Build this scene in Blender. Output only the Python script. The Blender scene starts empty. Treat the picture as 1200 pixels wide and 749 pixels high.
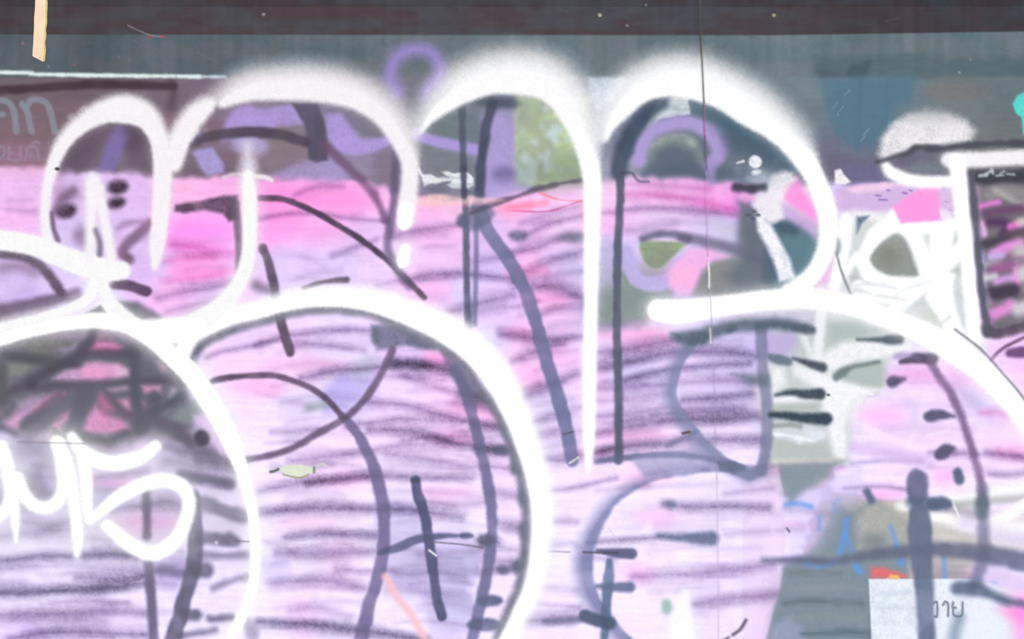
import bpy, bmesh, math, random
import numpy as np
from mathutils import Vector

random.seed(7)
np.random.seed(7)
scene = bpy.context.scene
COL = scene.collection

# ---------------------------------------------------------------- camera
PX = 0.002                       # metres of wall per unit of the wall drawing
CZ = 1.5
cam_data = bpy.data.cameras.new("camera")
cam = bpy.data.objects.new("camera", cam_data)
COL.objects.link(cam)
cam.location = (0.0, -3.333, CZ)
cam.rotation_euler = (math.radians(90), 0, 0)
cam_data.lens = 50.0
cam_data.sensor_width = 36.0
cam_data.clip_end = 600.0
cam_data.dof.use_dof = True
cam_data.dof.focus_distance = 3.333
cam_data.dof.aperture_fstop = 2.2
scene.camera = cam

# ---------------------------------------------------------------- sky, sun, exposure
SUN_EL, SUN_AZ = 48.0, 205.0     # azimuth clockwise from +Y: behind the camera, a little to the left
world = bpy.data.worlds.new("World")
scene.world = world
world.use_nodes = True
wn = world.node_tree
bg = wn.nodes["Background"]
sky = wn.nodes.new("ShaderNodeTexSky")
sky.sky_type = 'NISHITA'
sky.sun_disc = False
sky.sun_elevation = math.radians(SUN_EL)
sky.sun_rotation = math.radians(SUN_AZ)
sky.dust_density = 3.0
sky.air_density = 1.0
wn.links.new(sky.outputs[0], bg.inputs[0])
bg.inputs[1].default_value = 0.10
sun_data = bpy.data.lights.new("sun", 'SUN')
sun_data.energy = 2.0
sun_data.angle = math.radians(14)
sun_data.color = (1.0, 0.95, 0.88)
sun = bpy.data.objects.new("sun", sun_data)
COL.objects.link(sun)
d = Vector((math.sin(math.radians(SUN_AZ)) * math.cos(math.radians(SUN_EL)),
            math.cos(math.radians(SUN_AZ)) * math.cos(math.radians(SUN_EL)),
            math.sin(math.radians(SUN_EL))))
sun.rotation_euler = d.to_track_quat('Z', 'Y').to_euler()
sun.location = d * 20
vs = scene.view_settings
vs.view_transform = 'Standard'
vs.look = 'None'
vs.exposure = 0.55
vs.gamma = 1.0
vs.use_curve_mapping = False
scene.cycles.transparent_max_bounces = 16

# ---------------------------------------------------------------- material helpers
def new_mat(name, color=(.5, .5, .5), rough=.6, spec=.3):
    m = bpy.data.materials.new(name)
    m.use_nodes = True
    b = m.node_tree.nodes["Principled BSDF"]
    b.inputs["Base Color"].default_value = (*color, 1)
    b.inputs["Roughness"].default_value = rough
    b.inputs["Specular IOR Level"].default_value = spec
    return m

def add_noise_color(m, c1, c2, scale, detail=4.0, obj_space=True):
    nt = m.node_tree
    b = nt.nodes["Principled BSDF"]
    tc = nt.nodes.new("ShaderNodeTexCoord")
    nz = nt.nodes.new("ShaderNodeTexNoise")
    nz.inputs["Scale"].default_value = scale
    nz.inputs["Detail"].default_value = detail
    nt.links.new(tc.outputs["Object"], nz.inputs["Vector"])
    rp = nt.nodes.new("ShaderNodeValToRGB")
    rp.color_ramp.elements[0].position = .3
    rp.color_ramp.elements[1].position = .7
    rp.color_ramp.elements[0].color = (*c1, 1)
    rp.color_ramp.elements[1].color = (*c2, 1)
    nt.links.new(nz.outputs["Fac"], rp.inputs["Fac"])
    nt.links.new(rp.outputs["Color"], b.inputs["Base Color"])
    return nz

def paint_material(name, see_through=False):
    """sprayed paint: pigment from the colour attribute, fine mottling and orange peel from noise"""
    m = new_mat(name, rough=.62, spec=.12)
    nt = m.node_tree
    b = nt.nodes["Principled BSDF"]
    at = nt.nodes.new("ShaderNodeVertexColor")
    at.layer_name = "pigment"
    tc = nt.nodes.new("ShaderNodeTexCoord")
    nz = nt.nodes.new("ShaderNodeTexNoise")
    nz.inputs["Scale"].default_value = 230.0
    nz.inputs["Detail"].default_value = 3.0
    nt.links.new(tc.outputs["Object"], nz.inputs["Vector"])
    mr = nt.nodes.new("ShaderNodeMapRange")
    mr.inputs["From Min"].default_value = .25
    mr.inputs["From Max"].default_value = .75
    mr.inputs["To Min"].default_value = .95
    mr.inputs["To Max"].default_value = 1.04
    nt.links.new(nz.outputs["Fac"], mr.inputs["Value"])
    mul = nt.nodes.new("ShaderNodeVectorMath")
    mul.operation = 'SCALE'
    nt.links.new(at.outputs["Color"], mul.inputs[0])
    nt.links.new(mr.outputs["Result"], mul.inputs["Scale"])
    nt.links.new(mul.outputs["Vector"], b.inputs["Base Color"])
    bp = nt.nodes.new("ShaderNodeBump")
    bp.inputs["Strength"].default_value = .12
    bp.inputs["Distance"].default_value = .0006
    nz2 = nt.nodes.new("ShaderNodeTexNoise")
    nz2.inputs["Scale"].default_value = 90.0
    nz2.inputs["Detail"].default_value = 5.0
    nt.links.new(tc.outputs["Object"], nz2.inputs["Vector"])
    nt.links.new(nz2.outputs["Fac"], bp.inputs["Height"])
    nt.links.new(bp.outputs["Normal"], b.inputs["Normal"])
    if see_through:
        tr = nt.nodes.new("ShaderNodeBsdfTransparent")
        mx = nt.nodes.new("ShaderNodeMixShader")
        nt.links.new(at.outputs["Alpha"], mx.inputs[0])
        nt.links.new(tr.outputs[0], mx.inputs[1])
        nt.links.new(b.outputs[0], mx.inputs[2])
        nt.links.new(mx.outputs[0], nt.nodes["Material Output"].inputs["Surface"])
    return m

M_PAINT = paint_material("sprayed_paint")
M_FILM = paint_material("thin_paint_on_glass", True)

# ---------------------------------------------------------------- the wall drawing: a grid of points, 1 unit = 2 mm of wall
STEP = 1.1
xs = np.concatenate([np.arange(-520, -12, 6.0), np.arange(-12, 1212, STEP), np.arange(1212, 1726, 6.0)])
ys = np.concatenate([np.arange(-160, -12, 6.0), np.arange(-12, 762, STEP), np.arange(762, 1092, 6.0)])
NX, NY = len(xs), len(ys)
GX, GY = np.meshgrid(xs.astype(np.float32), ys.astype(np.float32))

def hash01(ix, iy, seed):
    h = (ix.astype(np.int64) * 374761393 + iy.astype(np.int64) * 668265263 + seed * 974634777) & 0xffffffff
    h = ((h ^ (h >> 13)) * 1274126177) & 0xffffffff
    h = h ^ (h >> 16)
    return (h & 0xffff).astype(np.float32) / 65535.0

def vnoise(x, y, sx, sy, seed):
    u, v = x / sx, y / sy
    iu, iv = np.floor(u), np.floor(v)
    fu, fv = u - iu, v - iv
    fu = fu * fu * (3 - 2 * fu)
    fv = fv * fv * (3 - 2 * fv)
    a = hash01(iu, iv, seed); b = hash01(iu + 1, iv, seed)
    c = hash01(iu, iv + 1, seed); e = hash01(iu + 1, iv + 1, seed)
    return (a * (1 - fu) + b * fu) * (1 - fv) + (c * (1 - fu) + e * fu) * fv

N_FINE = vnoise(GX, GY, 2.0, 2.0, 1) * .6 + vnoise(GX, GY, 4.3, 4.3, 2) * .4
N_MED = vnoise(GX, GY, 9, 9, 3) * .6 + vnoise(GX, GY, 19, 19, 4) * .4
N_BIG = vnoise(GX, GY, 60, 42, 5) * .6 + vnoise(GX, GY, 130, 90, 6) * .4
N_STREAK = vnoise(GX, GY, 34, 4.0, 8) * .6 + vnoise(GX, GY, 14, 2.4, 9) * .4
N_DENS = vnoise(GX, GY, 30, 22, 21) * .55 + vnoise(GX, GY, 11, 11, 22) * .45
N_VERT = vnoise(GX, GY, 6.0, 60, 10) * .6 + vnoise(GX, GY, 15, 90, 11) * .4

RGB = np.zeros((NY, NX, 3), np.float32)
ALPHA = np.ones((NY, NX), np.float32)
OWNER = np.zeros((NY, NX), np.int32)
owners = [None]                  # index -> (name, label, role)

def reg(name, label=None, role='part'):
    owners.append((name, label, role))
    return len(owners) - 1

def sm(t):
    t = np.clip(t, 0, 1)
    return t * t * (3 - 2 * t)

def field(points, power=3.0):
    """soft colour field from scattered colours"""
    p = np.array([(a, b) for a, b, *_ in points], np.float32)
    c = np.array([r[2:5] for r in points], np.float32)
    gx, gy = np.meshgrid(np.arange(-20, 1221, 10.0), np.arange(-20, 781, 10.0))
    d2 = ((gx[..., None] - p[:, 0]) / 1.25) ** 2 + ((gy[..., None] - p[:, 1])) ** 2 + 30
    w = d2 ** (-power / 2 - .5)
    w /= w.sum(-1, keepdims=True)
    f = w @ c
    u = np.clip((GX + 20) / 10 + (N_MED - .5) * 1.6, 0, f.shape[1] - 1.001)
    v = np.clip((GY + 20) / 10 + (N_BIG - .5) * 1.4, 0, f.shape[0] - 1.001)
    iu, iv = u.astype(int), v.astype(int)
    fu, fv = (u - iu)[..., None], (v - iv)[..., None]
    return (f[iv, iu] * (1 - fu) + f[iv, iu + 1] * fu) * (1 - fv) + (f[iv + 1, iu] * (1 - fu) + f[iv + 1, iu + 1] * fu) * fv

def window(x0, y0, x1, y1):
    i0, i1 = np.searchsorted(xs, [x0, x1])
    j0, j1 = np.searchsorted(ys, [y0, y1])
    return slice(max(j0 - 1, 0), min(j1 + 1, NY)), slice(max(i0 - 1, 0), min(i1 + 1, NX))

def spline(pts, w, n=7):
    P = [(p[0], p[1], (p[2] if len(p) > 2 else w) * .5) for p in pts]
    if len(P) == 1:
        P = [P[0], (P[0][0] + .5, P[0][1], P[0][2])]
    P = np.array(P, float)
    if len(P) == 2:
        return P
    E = np.vstack([2 * P[0] - P[1], P, 2 * P[-1] - P[-2]])
    out = []
    for k in range(1, len(E) - 2):
        p0, p1, p2, p3 = E[k - 1], E[k], E[k + 1], E[k + 2]
        for t in np.arange(n) / n:
            out.append(.5 * ((2 * p1) + (p2 - p0) * t + (2 * p0 - 5 * p1 + 4 * p2 - p3) * t * t + (3 * p1 - p0 - 3 * p2 + p3) * t ** 3))
    out.append(E[-2])
    out = np.array(out)
    out[:, 2] = np.maximum(out[:, 2], .4)
    return out

def lay(sl, q, sft, col, op, g, wob, own, glow, role_alpha, streak=0.0, mul=False, dens=0.0, mist=0.0, cy=None):
    nf = N_FINE[sl]
    sft = sft * 1.3
    qq = q + (N_MED[sl] - .5) * 2 * wob
    t = .5 - qq / (2 * sft)
    a = sm(t + (nf - .5) * (g * .36 / (1 + np.maximum(sft - 2, 0) / 7)) * np.where(np.abs(t - .5) < .9, 1, 0)) * op
    if streak:
        a = a * (1 - streak * sm((N_STREAK[sl] - .35) * 2.2))
    if dens:                                  # uneven coverage along a stroke
        a = a * (1 - dens * sm((N_DENS[sl] - .32) * 2.0))
    if mist:                                  # fine droplets instead of a closed film
        a = np.clip(a * (1 + mist * (nf - .5) * 2.4), 0, 1)
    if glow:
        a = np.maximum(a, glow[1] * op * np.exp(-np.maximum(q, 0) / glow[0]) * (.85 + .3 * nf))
    ALPHA[sl] = ALPHA[sl] * (1 - a) + (1.0 if role_alpha is None else role_alpha) * a
    A = a[..., None]
    col = np.array(col, np.float32)
    if cy is not None:                        # paint that thins out upwards
        k = sm((GY[sl] - cy[0]) / (cy[1] - cy[0]))[..., None]
        col = np.array(cy[2], np.float32) * (1 - k) + col * k
    if mul == 1:                              # thin dark mist tints what lies under it
        RGB[sl] = RGB[sl] * (1 - A + A * col / 255)
    elif mul:
        under = RGB[sl] * (col + 40) / 255
        RGB[sl] = RGB[sl] * (1 - A) + (col * (1 - mul) + under * mul) * A
    else:
        RGB[sl] = RGB[sl] * (1 - A) + col * A
    if own:
        OWNER[sl][a > (.3 if mist else .42)] = own

def slate(name, col, x):
    """the dark paint on the middle and right panes is a bluer slate"""
    if x > 400 and name.startswith(('dark_', 'grey_spray')) and sum(col) < 480:
        return (col[0] - 4, col[1] + 3, col[2] + 6)
    return col

def S(name, col, pts, w=8, s=2.0, op=1.0, g=.5, wob=0, label=None, sl=None, sr=None, glow=None, role='part', n=7, streak=0, own=True, alpha=None, mul=False, mist=0, cy=None, fade=True):
    """one spray-can stroke along a curve; sl / sr give the edge its own softness left and right of the direction"""
    P = spline(pts, w, n)
    col = slate(name, col, P[:, 0].mean())
    mx = max(s, sl or 0, sr or 0) * 1.6 + 2 + wob + (glow[0] * 3.2 if glow else 0)
    R = P[:, 2].max() + mx
    W = window(P[:, 0].min() - R, P[:, 1].min() - R, P[:, 0].max() + R, P[:, 1].max() + R)
    X, Y = GX[W], GY[W]
    q = np.full(X.shape, 1e3, np.float32)
    sd = np.zeros(X.shape, np.float32)
    wx, wy = xs[W[1]], ys[W[0]]
    for a, b in zip(P[:-1], P[1:]):
        r = max(a[2], b[2]) + mx
        i0, i1 = np.searchsorted(wx, [min(a[0], b[0]) - r, max(a[0], b[0]) + r])
        j0, j1 = np.searchsorted(wy, [min(a[1], b[1]) - r, max(a[1], b[1]) + r])
        if i0 >= i1 or j0 >= j1:
            continue
        x, y = X[j0:j1, i0:i1], Y[j0:j1, i0:i1]
        dx, dy = b[0] - a[0], b[1] - a[1]
        L = max(dx * dx + dy * dy, 1e-6)
        t = np.clip(((x - a[0]) * dx + (y - a[1]) * dy) / L, 0, 1)
        dist = np.hypot(x - a[0] - t * dx, y - a[1] - t * dy) - (a[2] + (b[2] - a[2]) * t)
        m = dist < q[j0:j1, i0:i1]
        q[j0:j1, i0:i1] = np.where(m, dist, q[j0:j1, i0:i1])
        if sl or sr:
            cr = (dx * (y - a[1]) - dy * (x - a[0])) / math.sqrt(L)
            sd[j0:j1, i0:i1] = np.where(m, cr, sd[j0:j1, i0:i1])
    sft = s
    if sl or sr:
        k = sm(sd / 8 + .5)                       # > 0: right hand of the direction (drawing y points down)
        up_ = sm((195 - Y) / 55) if fade else 1.0   # the top of the wall was sprayed from farther away
        sft = (s + ((sl or s) - s) * up_) * (1 - k) + (s + ((sr or s) - s) * up_) * k
    dens = 0
    if name.startswith(('dark_', 'grey_spray', 'black_spray')) and name != 'dark_comet' and not mul:
        q = q + (N_MED[W] - .5) * .42 * min(P[:, 2].mean(), 7)
        dens, mul = .16, .16
    lay(W, q, sft, col, op, g, wob, reg(name, label, role) if own else 0, glow, alpha, streak, mul, dens, mist, cy)

def F(name, col, poly, s=2.0, op=1.0, g=.3, wob=1.0, label=None, role='part', own=True, alpha=None, streak=0, curve=False, glow=None):
    """a filled patch"""
    P = np.array([p[:2] for p in poly], float)
    col = slate(name, col, P[:, 0].mean())
    if curve:
        P = spline([*poly[-1:], *poly, *poly[:2]], 1, 5)[5:-5, :2]
    R = s * 2 + wob * 2 + 3 + (glow[0] * 3 if glow else 0)
    W = window(P[:, 0].min() - R, P[:, 1].min() - R, P[:, 0].max() + R, P[:, 1].max() + R)
    X, Y = GX[W], GY[W]
    q = np.full(X.shape, 1e6, np.float32)
    ins = np.zeros(X.shape, bool)
    for a, b in zip(P, np.roll(P, -1, 0)):
        dx, dy = b - a
        L = max(dx * dx + dy * dy, 1e-6)
        t = np.clip(((X - a[0]) * dx + (Y - a[1]) * dy) / L, 0, 1)
        q = np.minimum(q, (X - a[0] - t * dx) ** 2 + (Y - a[1] - t * dy) ** 2)
        if dy:
            c = ((a[1] > Y) != (b[1] > Y)) & (X < dx * (Y - a[1]) / dy + a[0])
            ins ^= c
    q = np.sqrt(q)
    q = np.where(ins, -q, q)
    lay(W, q, s, col, op, g, wob, reg(name, label, role) if own else 0, glow, alpha, streak, dens=(.22 if name.startswith('dark_') else 0 if alpha is not None else .12), mist=(0 if alpha is not None else .12))

def E(name, col, x, y, rx, ry, rot=0, **kw):
    a = math.radians(rot)
    pts = []
    for k in range(14):
        u, v = rx * math.cos(k * math.tau / 14), ry * math.sin(k * math.tau / 14)
        pts.append((x + u * math.cos(a) - v * math.sin(a), y + u * math.sin(a) + v * math.cos(a)))
    F(name, col, pts, **kw)

# ---------------------------------------------------------------- base coats
UP = [(20,105,112,98,108),(100,108,108,94,106),(200,106,118,104,118),(250,112,122,108,124),(350,110,130,120,140),(450,110,125,125,135),
 (30,150,126,105,116),(85,140,120,100,111),(130,165,112,98,112),(150,140,104,92,106),(210,150,128,105,118),(280,150,150,135,168),(330,172,132,120,128),(400,140,128,120,142),(440,152,124,120,135),
 (520,150,112,124,130),(555,160,108,120,130),(590,160,160,150,195),(640,165,150,165,140),(700,150,150,150,172),(735,160,112,118,138),(790,175,112,122,136),(860,150,92,112,126),
 (900,160,108,116,130),(945,135,112,124,134),(1000,130,98,126,142),(1060,115,104,124,136),(1110,112,114,124,128),(1170,112,108,122,128),(1180,145,112,120,124),(1000,170,112,120,134),
 (30,188,150,116,136),(90,190,116,102,116),(150,190,126,110,126),(220,190,124,106,122),(270,192,126,106,122),(340,190,134,120,134),(420,195,150,138,166),(455,195,130,118,138),
 (520,192,124,130,138),(545,210,120,128,138),(590,200,172,160,206),(590,225,205,190,228),(640,200,150,160,145),(720,195,150,150,172),(790,198,116,126,140),(850,195,108,118,132),(888,205,150,160,172),
 (990,198,112,106,126),(1030,205,110,104,126),(1170,190,110,110,115),(500,215,135,128,148),(950,100,118,132,140)]
LO = [(20,230,240,188,222),(20,258,248,186,220),(110,230,222,190,218),(150,230,226,190,224),(90,270,212,190,214),(160,275,222,188,218),(215,222,255,190,214),(250,222,255,182,214),(330,228,255,172,212),(400,228,255,172,216),(450,228,250,185,218),
 (500,238,255,186,212),(540,238,250,196,216),(600,245,252,180,202),(650,232,248,200,224),(710,228,246,204,226),(780,224,250,190,224),(840,226,250,178,222),(862,236,240,148,208),
 (210,270,255,168,224),(250,272,255,174,230),(320,268,255,164,214),(380,275,250,195,230),(430,275,236,196,230),(510,275,250,190,226),(580,265,226,190,226),(620,262,242,190,226),(660,268,246,206,232),(710,262,250,185,222),(710,290,200,192,222),(780,262,240,210,236),(840,268,222,208,230),(860,275,200,200,222),
 (230,312,255,170,212),(262,318,246,180,218),(330,310,226,200,232),(390,310,224,200,230),(440,312,240,206,230),(510,305,246,200,232),(580,310,216,188,226),(620,310,252,184,214),(660,305,226,196,226),(700,330,170,172,182),
 (200,345,252,178,212),(250,345,236,190,226),(170,320,215,180,212),(510,342,252,178,214),(535,345,224,202,232),(600,345,228,190,230),(640,350,252,184,214),(670,340,240,190,226),(715,360,140,152,152),(750,350,138,150,150),(800,345,190,175,200),
 (280,400,236,198,226),(330,402,246,205,230),(400,398,228,208,230),(480,408,226,190,224),(515,412,250,180,214),(580,398,226,202,236),(612,405,252,188,214),(650,405,240,195,226),(710,400,232,200,226),(750,395,252,188,214),(790,408,236,200,226),(850,402,222,206,232),(880,408,216,204,232),
 (270,432,255,204,226),(340,430,250,205,228),(310,455,255,190,218),(400,445,240,214,236),(480,448,236,195,226),(525,452,252,188,218),(620,438,252,190,218),(660,440,240,195,226),(750,440,216,200,232),(850,442,224,208,236),
 (240,470,225,205,230),(280,480,240,208,232),(340,478,228,214,230),(390,480,230,214,236),(460,478,246,200,230),(530,482,252,186,216),(575,482,252,186,216),(640,478,224,204,230),(710,480,236,194,224),(760,478,234,204,230),(850,478,230,218,240),
 (310,520,240,220,242),(390,515,252,204,230),(450,515,246,204,230),(500,515,250,204,226),(545,512,252,196,218),(590,510,246,198,224),(650,520,226,200,230),(710,515,248,192,220),(770,515,252,206,230),(850,510,242,220,242),(870,530,245,222,244),
 (310,560,246,220,242),(400,552,255,202,230),(480,548,240,205,230),(540,555,246,200,226),(590,560,240,186,220),(660,560,248,202,228),(740,552,250,200,224),(800,572,238,218,240),(880,575,228,210,236),
 (330,612,250,214,240),(390,612,250,208,234),(360,580,254,212,236),(470,610,220,215,240),(530,590,246,196,226),(530,620,222,208,232),(600,610,246,192,224),(670,600,246,204,230),(740,610,230,214,240),(790,605,246,210,234),(860,612,236,214,240),
 (320,665,226,214,240),(390,660,246,204,234),(480,660,216,208,234),(540,660,212,208,234),(595,660,242,188,226),(660,660,226,205,230),(740,672,246,212,240),(770,655,252,205,230),(830,665,236,220,242),(890,665,230,214,240),
 (320,712,246,222,246),(360,712,240,196,232),(420,712,240,210,240),(470,720,230,205,224),(530,712,212,208,234),(590,700,246,190,230),(660,705,238,214,240),(740,715,252,212,238),(800,735,246,236,248),(870,718,240,220,242),(640,745,240,215,240),
 (20,540,214,196,222),(110,545,236,178,212),(150,545,232,178,214),(210,545,214,188,220),(262,548,236,205,235),(30,590,190,180,202),(120,590,200,180,200),(150,612,244,184,216),(205,610,240,180,216),(250,608,226,205,232),
 (30,632,228,202,230),(120,632,226,200,228),(200,665,200,186,216),(260,655,230,212,240),(30,680,230,212,240),(150,690,232,206,236),(262,695,236,218,242),(60,705,236,210,240),(30,740,206,178,226),(120,735,216,184,230),(250,745,226,205,236),
 (10,330,208,186,208),(60,330,212,190,212),(30,350,200,180,204),(100,350,225,205,228),(40,395,120,120,128),(100,440,112,112,124),(60,490,140,130,146),(200,490,140,150,150),(180,430,110,112,124),(240,500,215,196,228),(265,535,235,205,235),
 (905,235,226,218,232),(930,225,236,226,236),(990,240,214,190,226),(1050,240,216,186,226),(1170,240,160,140,165),(880,275,128,128,140),(940,300,106,134,144),(1000,290,240,243,245),(1060,250,242,240,245),(1110,290,238,243,243),(1175,290,190,160,190),
 (850,330,134,138,146),(905,318,112,128,140),(980,330,235,222,235),(1040,345,236,240,238),(1090,345,230,234,228),(1175,340,196,165,190),(930,382,200,196,210),(1000,385,214,220,218),(1100,362,243,245,243),(1180,372,236,184,220),
 (915,405,196,184,216),(965,402,190,200,196),(1020,412,234,236,235),(1135,400,243,246,246),(1175,415,238,186,222),(1192,440,250,188,224),(920,440,222,225,225),(970,445,234,236,236),(1015,440,188,198,194),(1060,440,240,205,230),(1110,450,246,190,224),
 (935,475,206,212,210),(995,480,244,244,246),(1040,490,246,192,228),(1095,465,240,206,236),(1160,480,224,200,230),(1190,500,252,192,218),(930,525,196,203,200),(990,525,240,236,242),(1020,530,232,200,230),(1060,515,242,192,226),(1120,520,242,198,230),(1185,525,252,188,218),
 (920,560,146,156,158),(950,555,150,158,160),(990,565,218,200,228),(1040,570,244,192,226),(1105,560,242,190,226),(1180,555,246,206,230),(1050,600,190,192,184),(985,610,148,157,160),(1025,610,168,172,166),(1060,620,186,184,176),(1110,632,208,206,200),(1180,630,234,232,232),
 (930,610,228,200,228),(950,590,216,200,226),(925,640,236,210,236),(970,650,150,158,162),(1000,645,146,154,158),(1040,640,168,170,166),(1110,640,190,188,186),(1180,665,218,196,218),(940,680,132,141,147),(990,690,124,135,141),(1110,680,172,166,172),(1170,690,214,188,216),
 (935,722,126,136,148),(990,720,124,137,142),(1170,725,226,186,222),(1196,715,242,168,214),(1190,745,226,190,226)]
up, lo = field(UP), field(LO)
pinky = sm((lo[..., :1] - lo[..., 1:2] - 8) / 14) * sm((lo[..., 2:] - 175) / 25)
lo = lo + np.concatenate([lo[..., :1] * 0 - 3, lo[..., :1] * 0 - 3, .42 * np.maximum(244 - lo[..., 2:], 0)], -1) * pinky * sm((lo.mean(-1, keepdims=True) - 170) / 20)
lift = pinky * sm((lo.mean(-1, keepdims=True) - 188) / 22) * (np.interp(GY, [200, 330, 520, 640, 749], [.12, .34, .68, .88, .82])[..., None])  # glare over the lower half painted in as paler pigment
lo = lo + (np.array([255, 246, 255], np.float32) - lo) * lift + np.array([-2, 0, 5], np.float32) * (lift > .05)
EX = [(-600,198),(0,196),(60,198),(110,201),(200,206),(300,208),(360,209),(420,212),(480,229),(520,234),(560,232),(600,229),(640,219),(680,211),(720,210),(760,206),(800,207),(850,212),(880,218),(900,222),(960,215),(1000,216),(1060,214),(1130,206),(1800,206)]
edge = np.interp(GX, [e[0] for e in EX], [e[1] for e in EX])
k = sm((GY - edge + (N_MED - .5) * 9) / 11 + .5)[..., None]
RGB[:] = up * (1 - k) + lo * k
del up, lo
RGB *= (1 + (N_STREAK - .5) * .07 + (N_MED - .5) * .045 + (N_BIG - .5) * .04)[..., None]

P_HEAD = [reg('header_board', 'dark maroon header board above the glass', 'panel') for _ in range(2)]
P_TRAN = [reg('transom_strip', 'dusty teal grey strip under the header board', 'panel') for _ in range(2)]
P_LOW = [reg('painted_pane', None, 'panel') for _ in range(2)]
seam_x = np.interp(GY, [-200, 0, 40, 70, 120, 190, 330, 560, 1200], [820, 820, 821, 823, 825, 826, 831, 840, 843])
right = (GX > seam_x).astype(int)
OWNER[:] = np.where(right, P_LOW[1], P_LOW[0])
# teal strip
tz = np.interp(GX, [-500, 0, 250, 420, 600, 900, 1200], [0, 0, .2, .5, .8, 1, 1])[..., None]
tr_c = (np.array([88, 98, 106]) * (1 - tz) + np.array([106, 121, 128]) * tz) * (1 + (N_VERT - .5)[..., None] * .13 + (N_BIG - .5)[..., None] * .1 + (N_FINE - .5)[..., None] * .03)
tr_c = tr_c * (1 - .12 * np.exp(-((GX - 110) / 40) ** 2))[..., None]
tk = sm((91 - GY + (N_MED - .5) * 2) / 3 + .5)
tk *= np.where((GX > 270) & (GX < 960), sm((100 - GY) / 20), 1)
N_T = sm((vnoise(GX, GY, 60, 20, 43) * .6 + vnoise(GX, GY, 14, 10, 44) * .4 - .3) * 2.4)[..., None]
tr_c = tr_c * (np.array([1.04, 1.0, .99]) * (1 - N_T) + np.array([.93, .97, .98]) * N_T)
RGB[:] = RGB * (1 - tk[..., None]) + tr_c * tk[..., None]
OWNER[:] = np.where(GY < 90, np.where(right, P_TRAN[1], P_TRAN[0]), OWNER)
# darker and tinted patches at and below the strip's right end
F('tone_patch', (82,102,112), [(955,66),(1000,68),(1020,64),(1090,62),(1110,68),(1215,66),(1215,90),(1080,90),(1000,90),(952,91)], s=5, op=.75, wob=3, g=.6, own=False, streak=.3)
F('tone_patch', (70,84,92), [(958,84),(990,86),(1000,76),(1020,72),(1016,90),(960,92)], s=3, op=.55, wob=3, g=.8, own=False)
F('tone_patch', (88,120,140), [(960,91),(1072,91),(1068,120),(1040,150),(1020,178),(990,170),(968,130)], s=6, op=.75, wob=3, own=False)
F('tone_patch', (126,118,116), [(1080,100),(1130,96),(1160,100),(1165,118),(1110,120),(1078,114)], s=7, op=.35, wob=4, own=False)
# maroon header
hk = sm((np.interp(GX, [-500, 0, 900, 1200], [40.5, 40.5, 41.5, 37]) - GY) / 2.0 + .5)
hd = np.interp(GX, [-500, 0, 300, 600, 900, 1200], [84, 84, 91, 94, 92, 84])[..., None] * np.array([.94, .85, .93])
cool = np.interp(GX, [0, 300, 800, 1200], [0, .1, .35, .75])[..., None]
hd = hd * (1 - cool * np.array([.07, -.04, -.06]))
hd = hd * (1 + (N_VERT - .5)[..., None] * .10 + (N_MED - .5)[..., None] * .07 + (N_STREAK - .5)[..., None] * .08)
hd = hd * np.where(GY < 8, .90, 1)[..., None]
N_H = sm((vnoise(GX, GY, 46, 14, 41) * .6 + vnoise(GX, GY, 17, 9, 42) * .4 - .3) * 2.4)[..., None]
hd = hd * (np.array([.98, .90, .90]) * (1 - N_H) + np.array([.97, 1.04, 1.05]) * N_H) * .91
RGB[:] = RGB * (1 - hk[..., None]) + hd * hk[..., None]
OWNER[:] = np.where(hk > .5, np.where(right, P_HEAD[1], P_HEAD[0]), OWNER)
rs = np.random.RandomState(3)
for i in range(30):
    x, y = rs.uniform(0, 1200), rs.uniform(2, 84)
    l, a = rs.uniform(4, 26), rs.uniform(-.7, .7)
    S('scratch', [(150,140,148),(120,110,118),(60,52,60),(150,110,110)][i % 4], [(x, y), (x + l * math.cos(a), y + l * math.sin(a) * .6)], w=.9, s=.8, op=rs.uniform(.08, .3), own=False)
for x, y, r, c in [(309,17,2.2,(185,190,175)),(703,18,2.4,(225,215,185)),(907,18,2.5,(200,190,150)),(735,30,1.5,(170,165,160)),(757,6,1.4,(170,165,165)),(1137,70,1.8,(190,170,120)),(1124,85,1.6,(200,190,190)),(982,135,1.6,(190,200,205)),(27,51,1.3,(170,120,120)),(87,76,1.3,(190,90,90)),(57,78,1.3,(150,140,170)),(139,67,1.5,(130,120,190))]:
    E('fleck', c, x, y, r * .85, r * .8, s=.9, wob=.8, op=.75, own=False)
S('scratch', (170,160,170), [(150,30),(175,41),(192,43)], w=1, s=.9, op=.75, own=False)
for x, y in [(175.5,43.5),(190.5,43)]:
    E('fleck', (205,60,60), x, y, 2, 1.6, s=.8, wob=.3, own=False)
# right-hand stretch of bare board under the strip, streaks
for x, w_, o in [(1008,6,.35),(985,3,.2),(1040,4,.2)]:
    S('streak', (80,112,136), [(x, 92), (x - 1, 130), (x - 3, 176)], w=w_, s=3, op=o, own=False)
for x, y in [(975,128),(982,132),(1012,158),(1008,166),(990,112)]:
    S('scratch', (165,185,198), [(x, y), (x + 6, y - 7)], w=1, s=.9, op=.5, own=False)

# highlight at the gap below the strip, painted as a pale line
S('gap_highlight', (226,240,240), [(-500,85),(-14,85),(40,87),(120,88.5),(204,89.5)], w=4.5, s=1.6, wob=.8, label='painted highlight along the bottom of the teal band')
S('gap_highlight', (222,238,240), [(209,89.5),(234,90)], w=4.5, s=1.5, wob=.8)
S('gap_highlight', (205,222,226), [(238,90),(264,90)], w=3.6, s=1.8, wob=1.0)
F('white_film', (206,218,228), [(690,91),(736,91),(718,118),(700,130),(690,112)], s=3, op=.85, wob=1.5)

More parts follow.
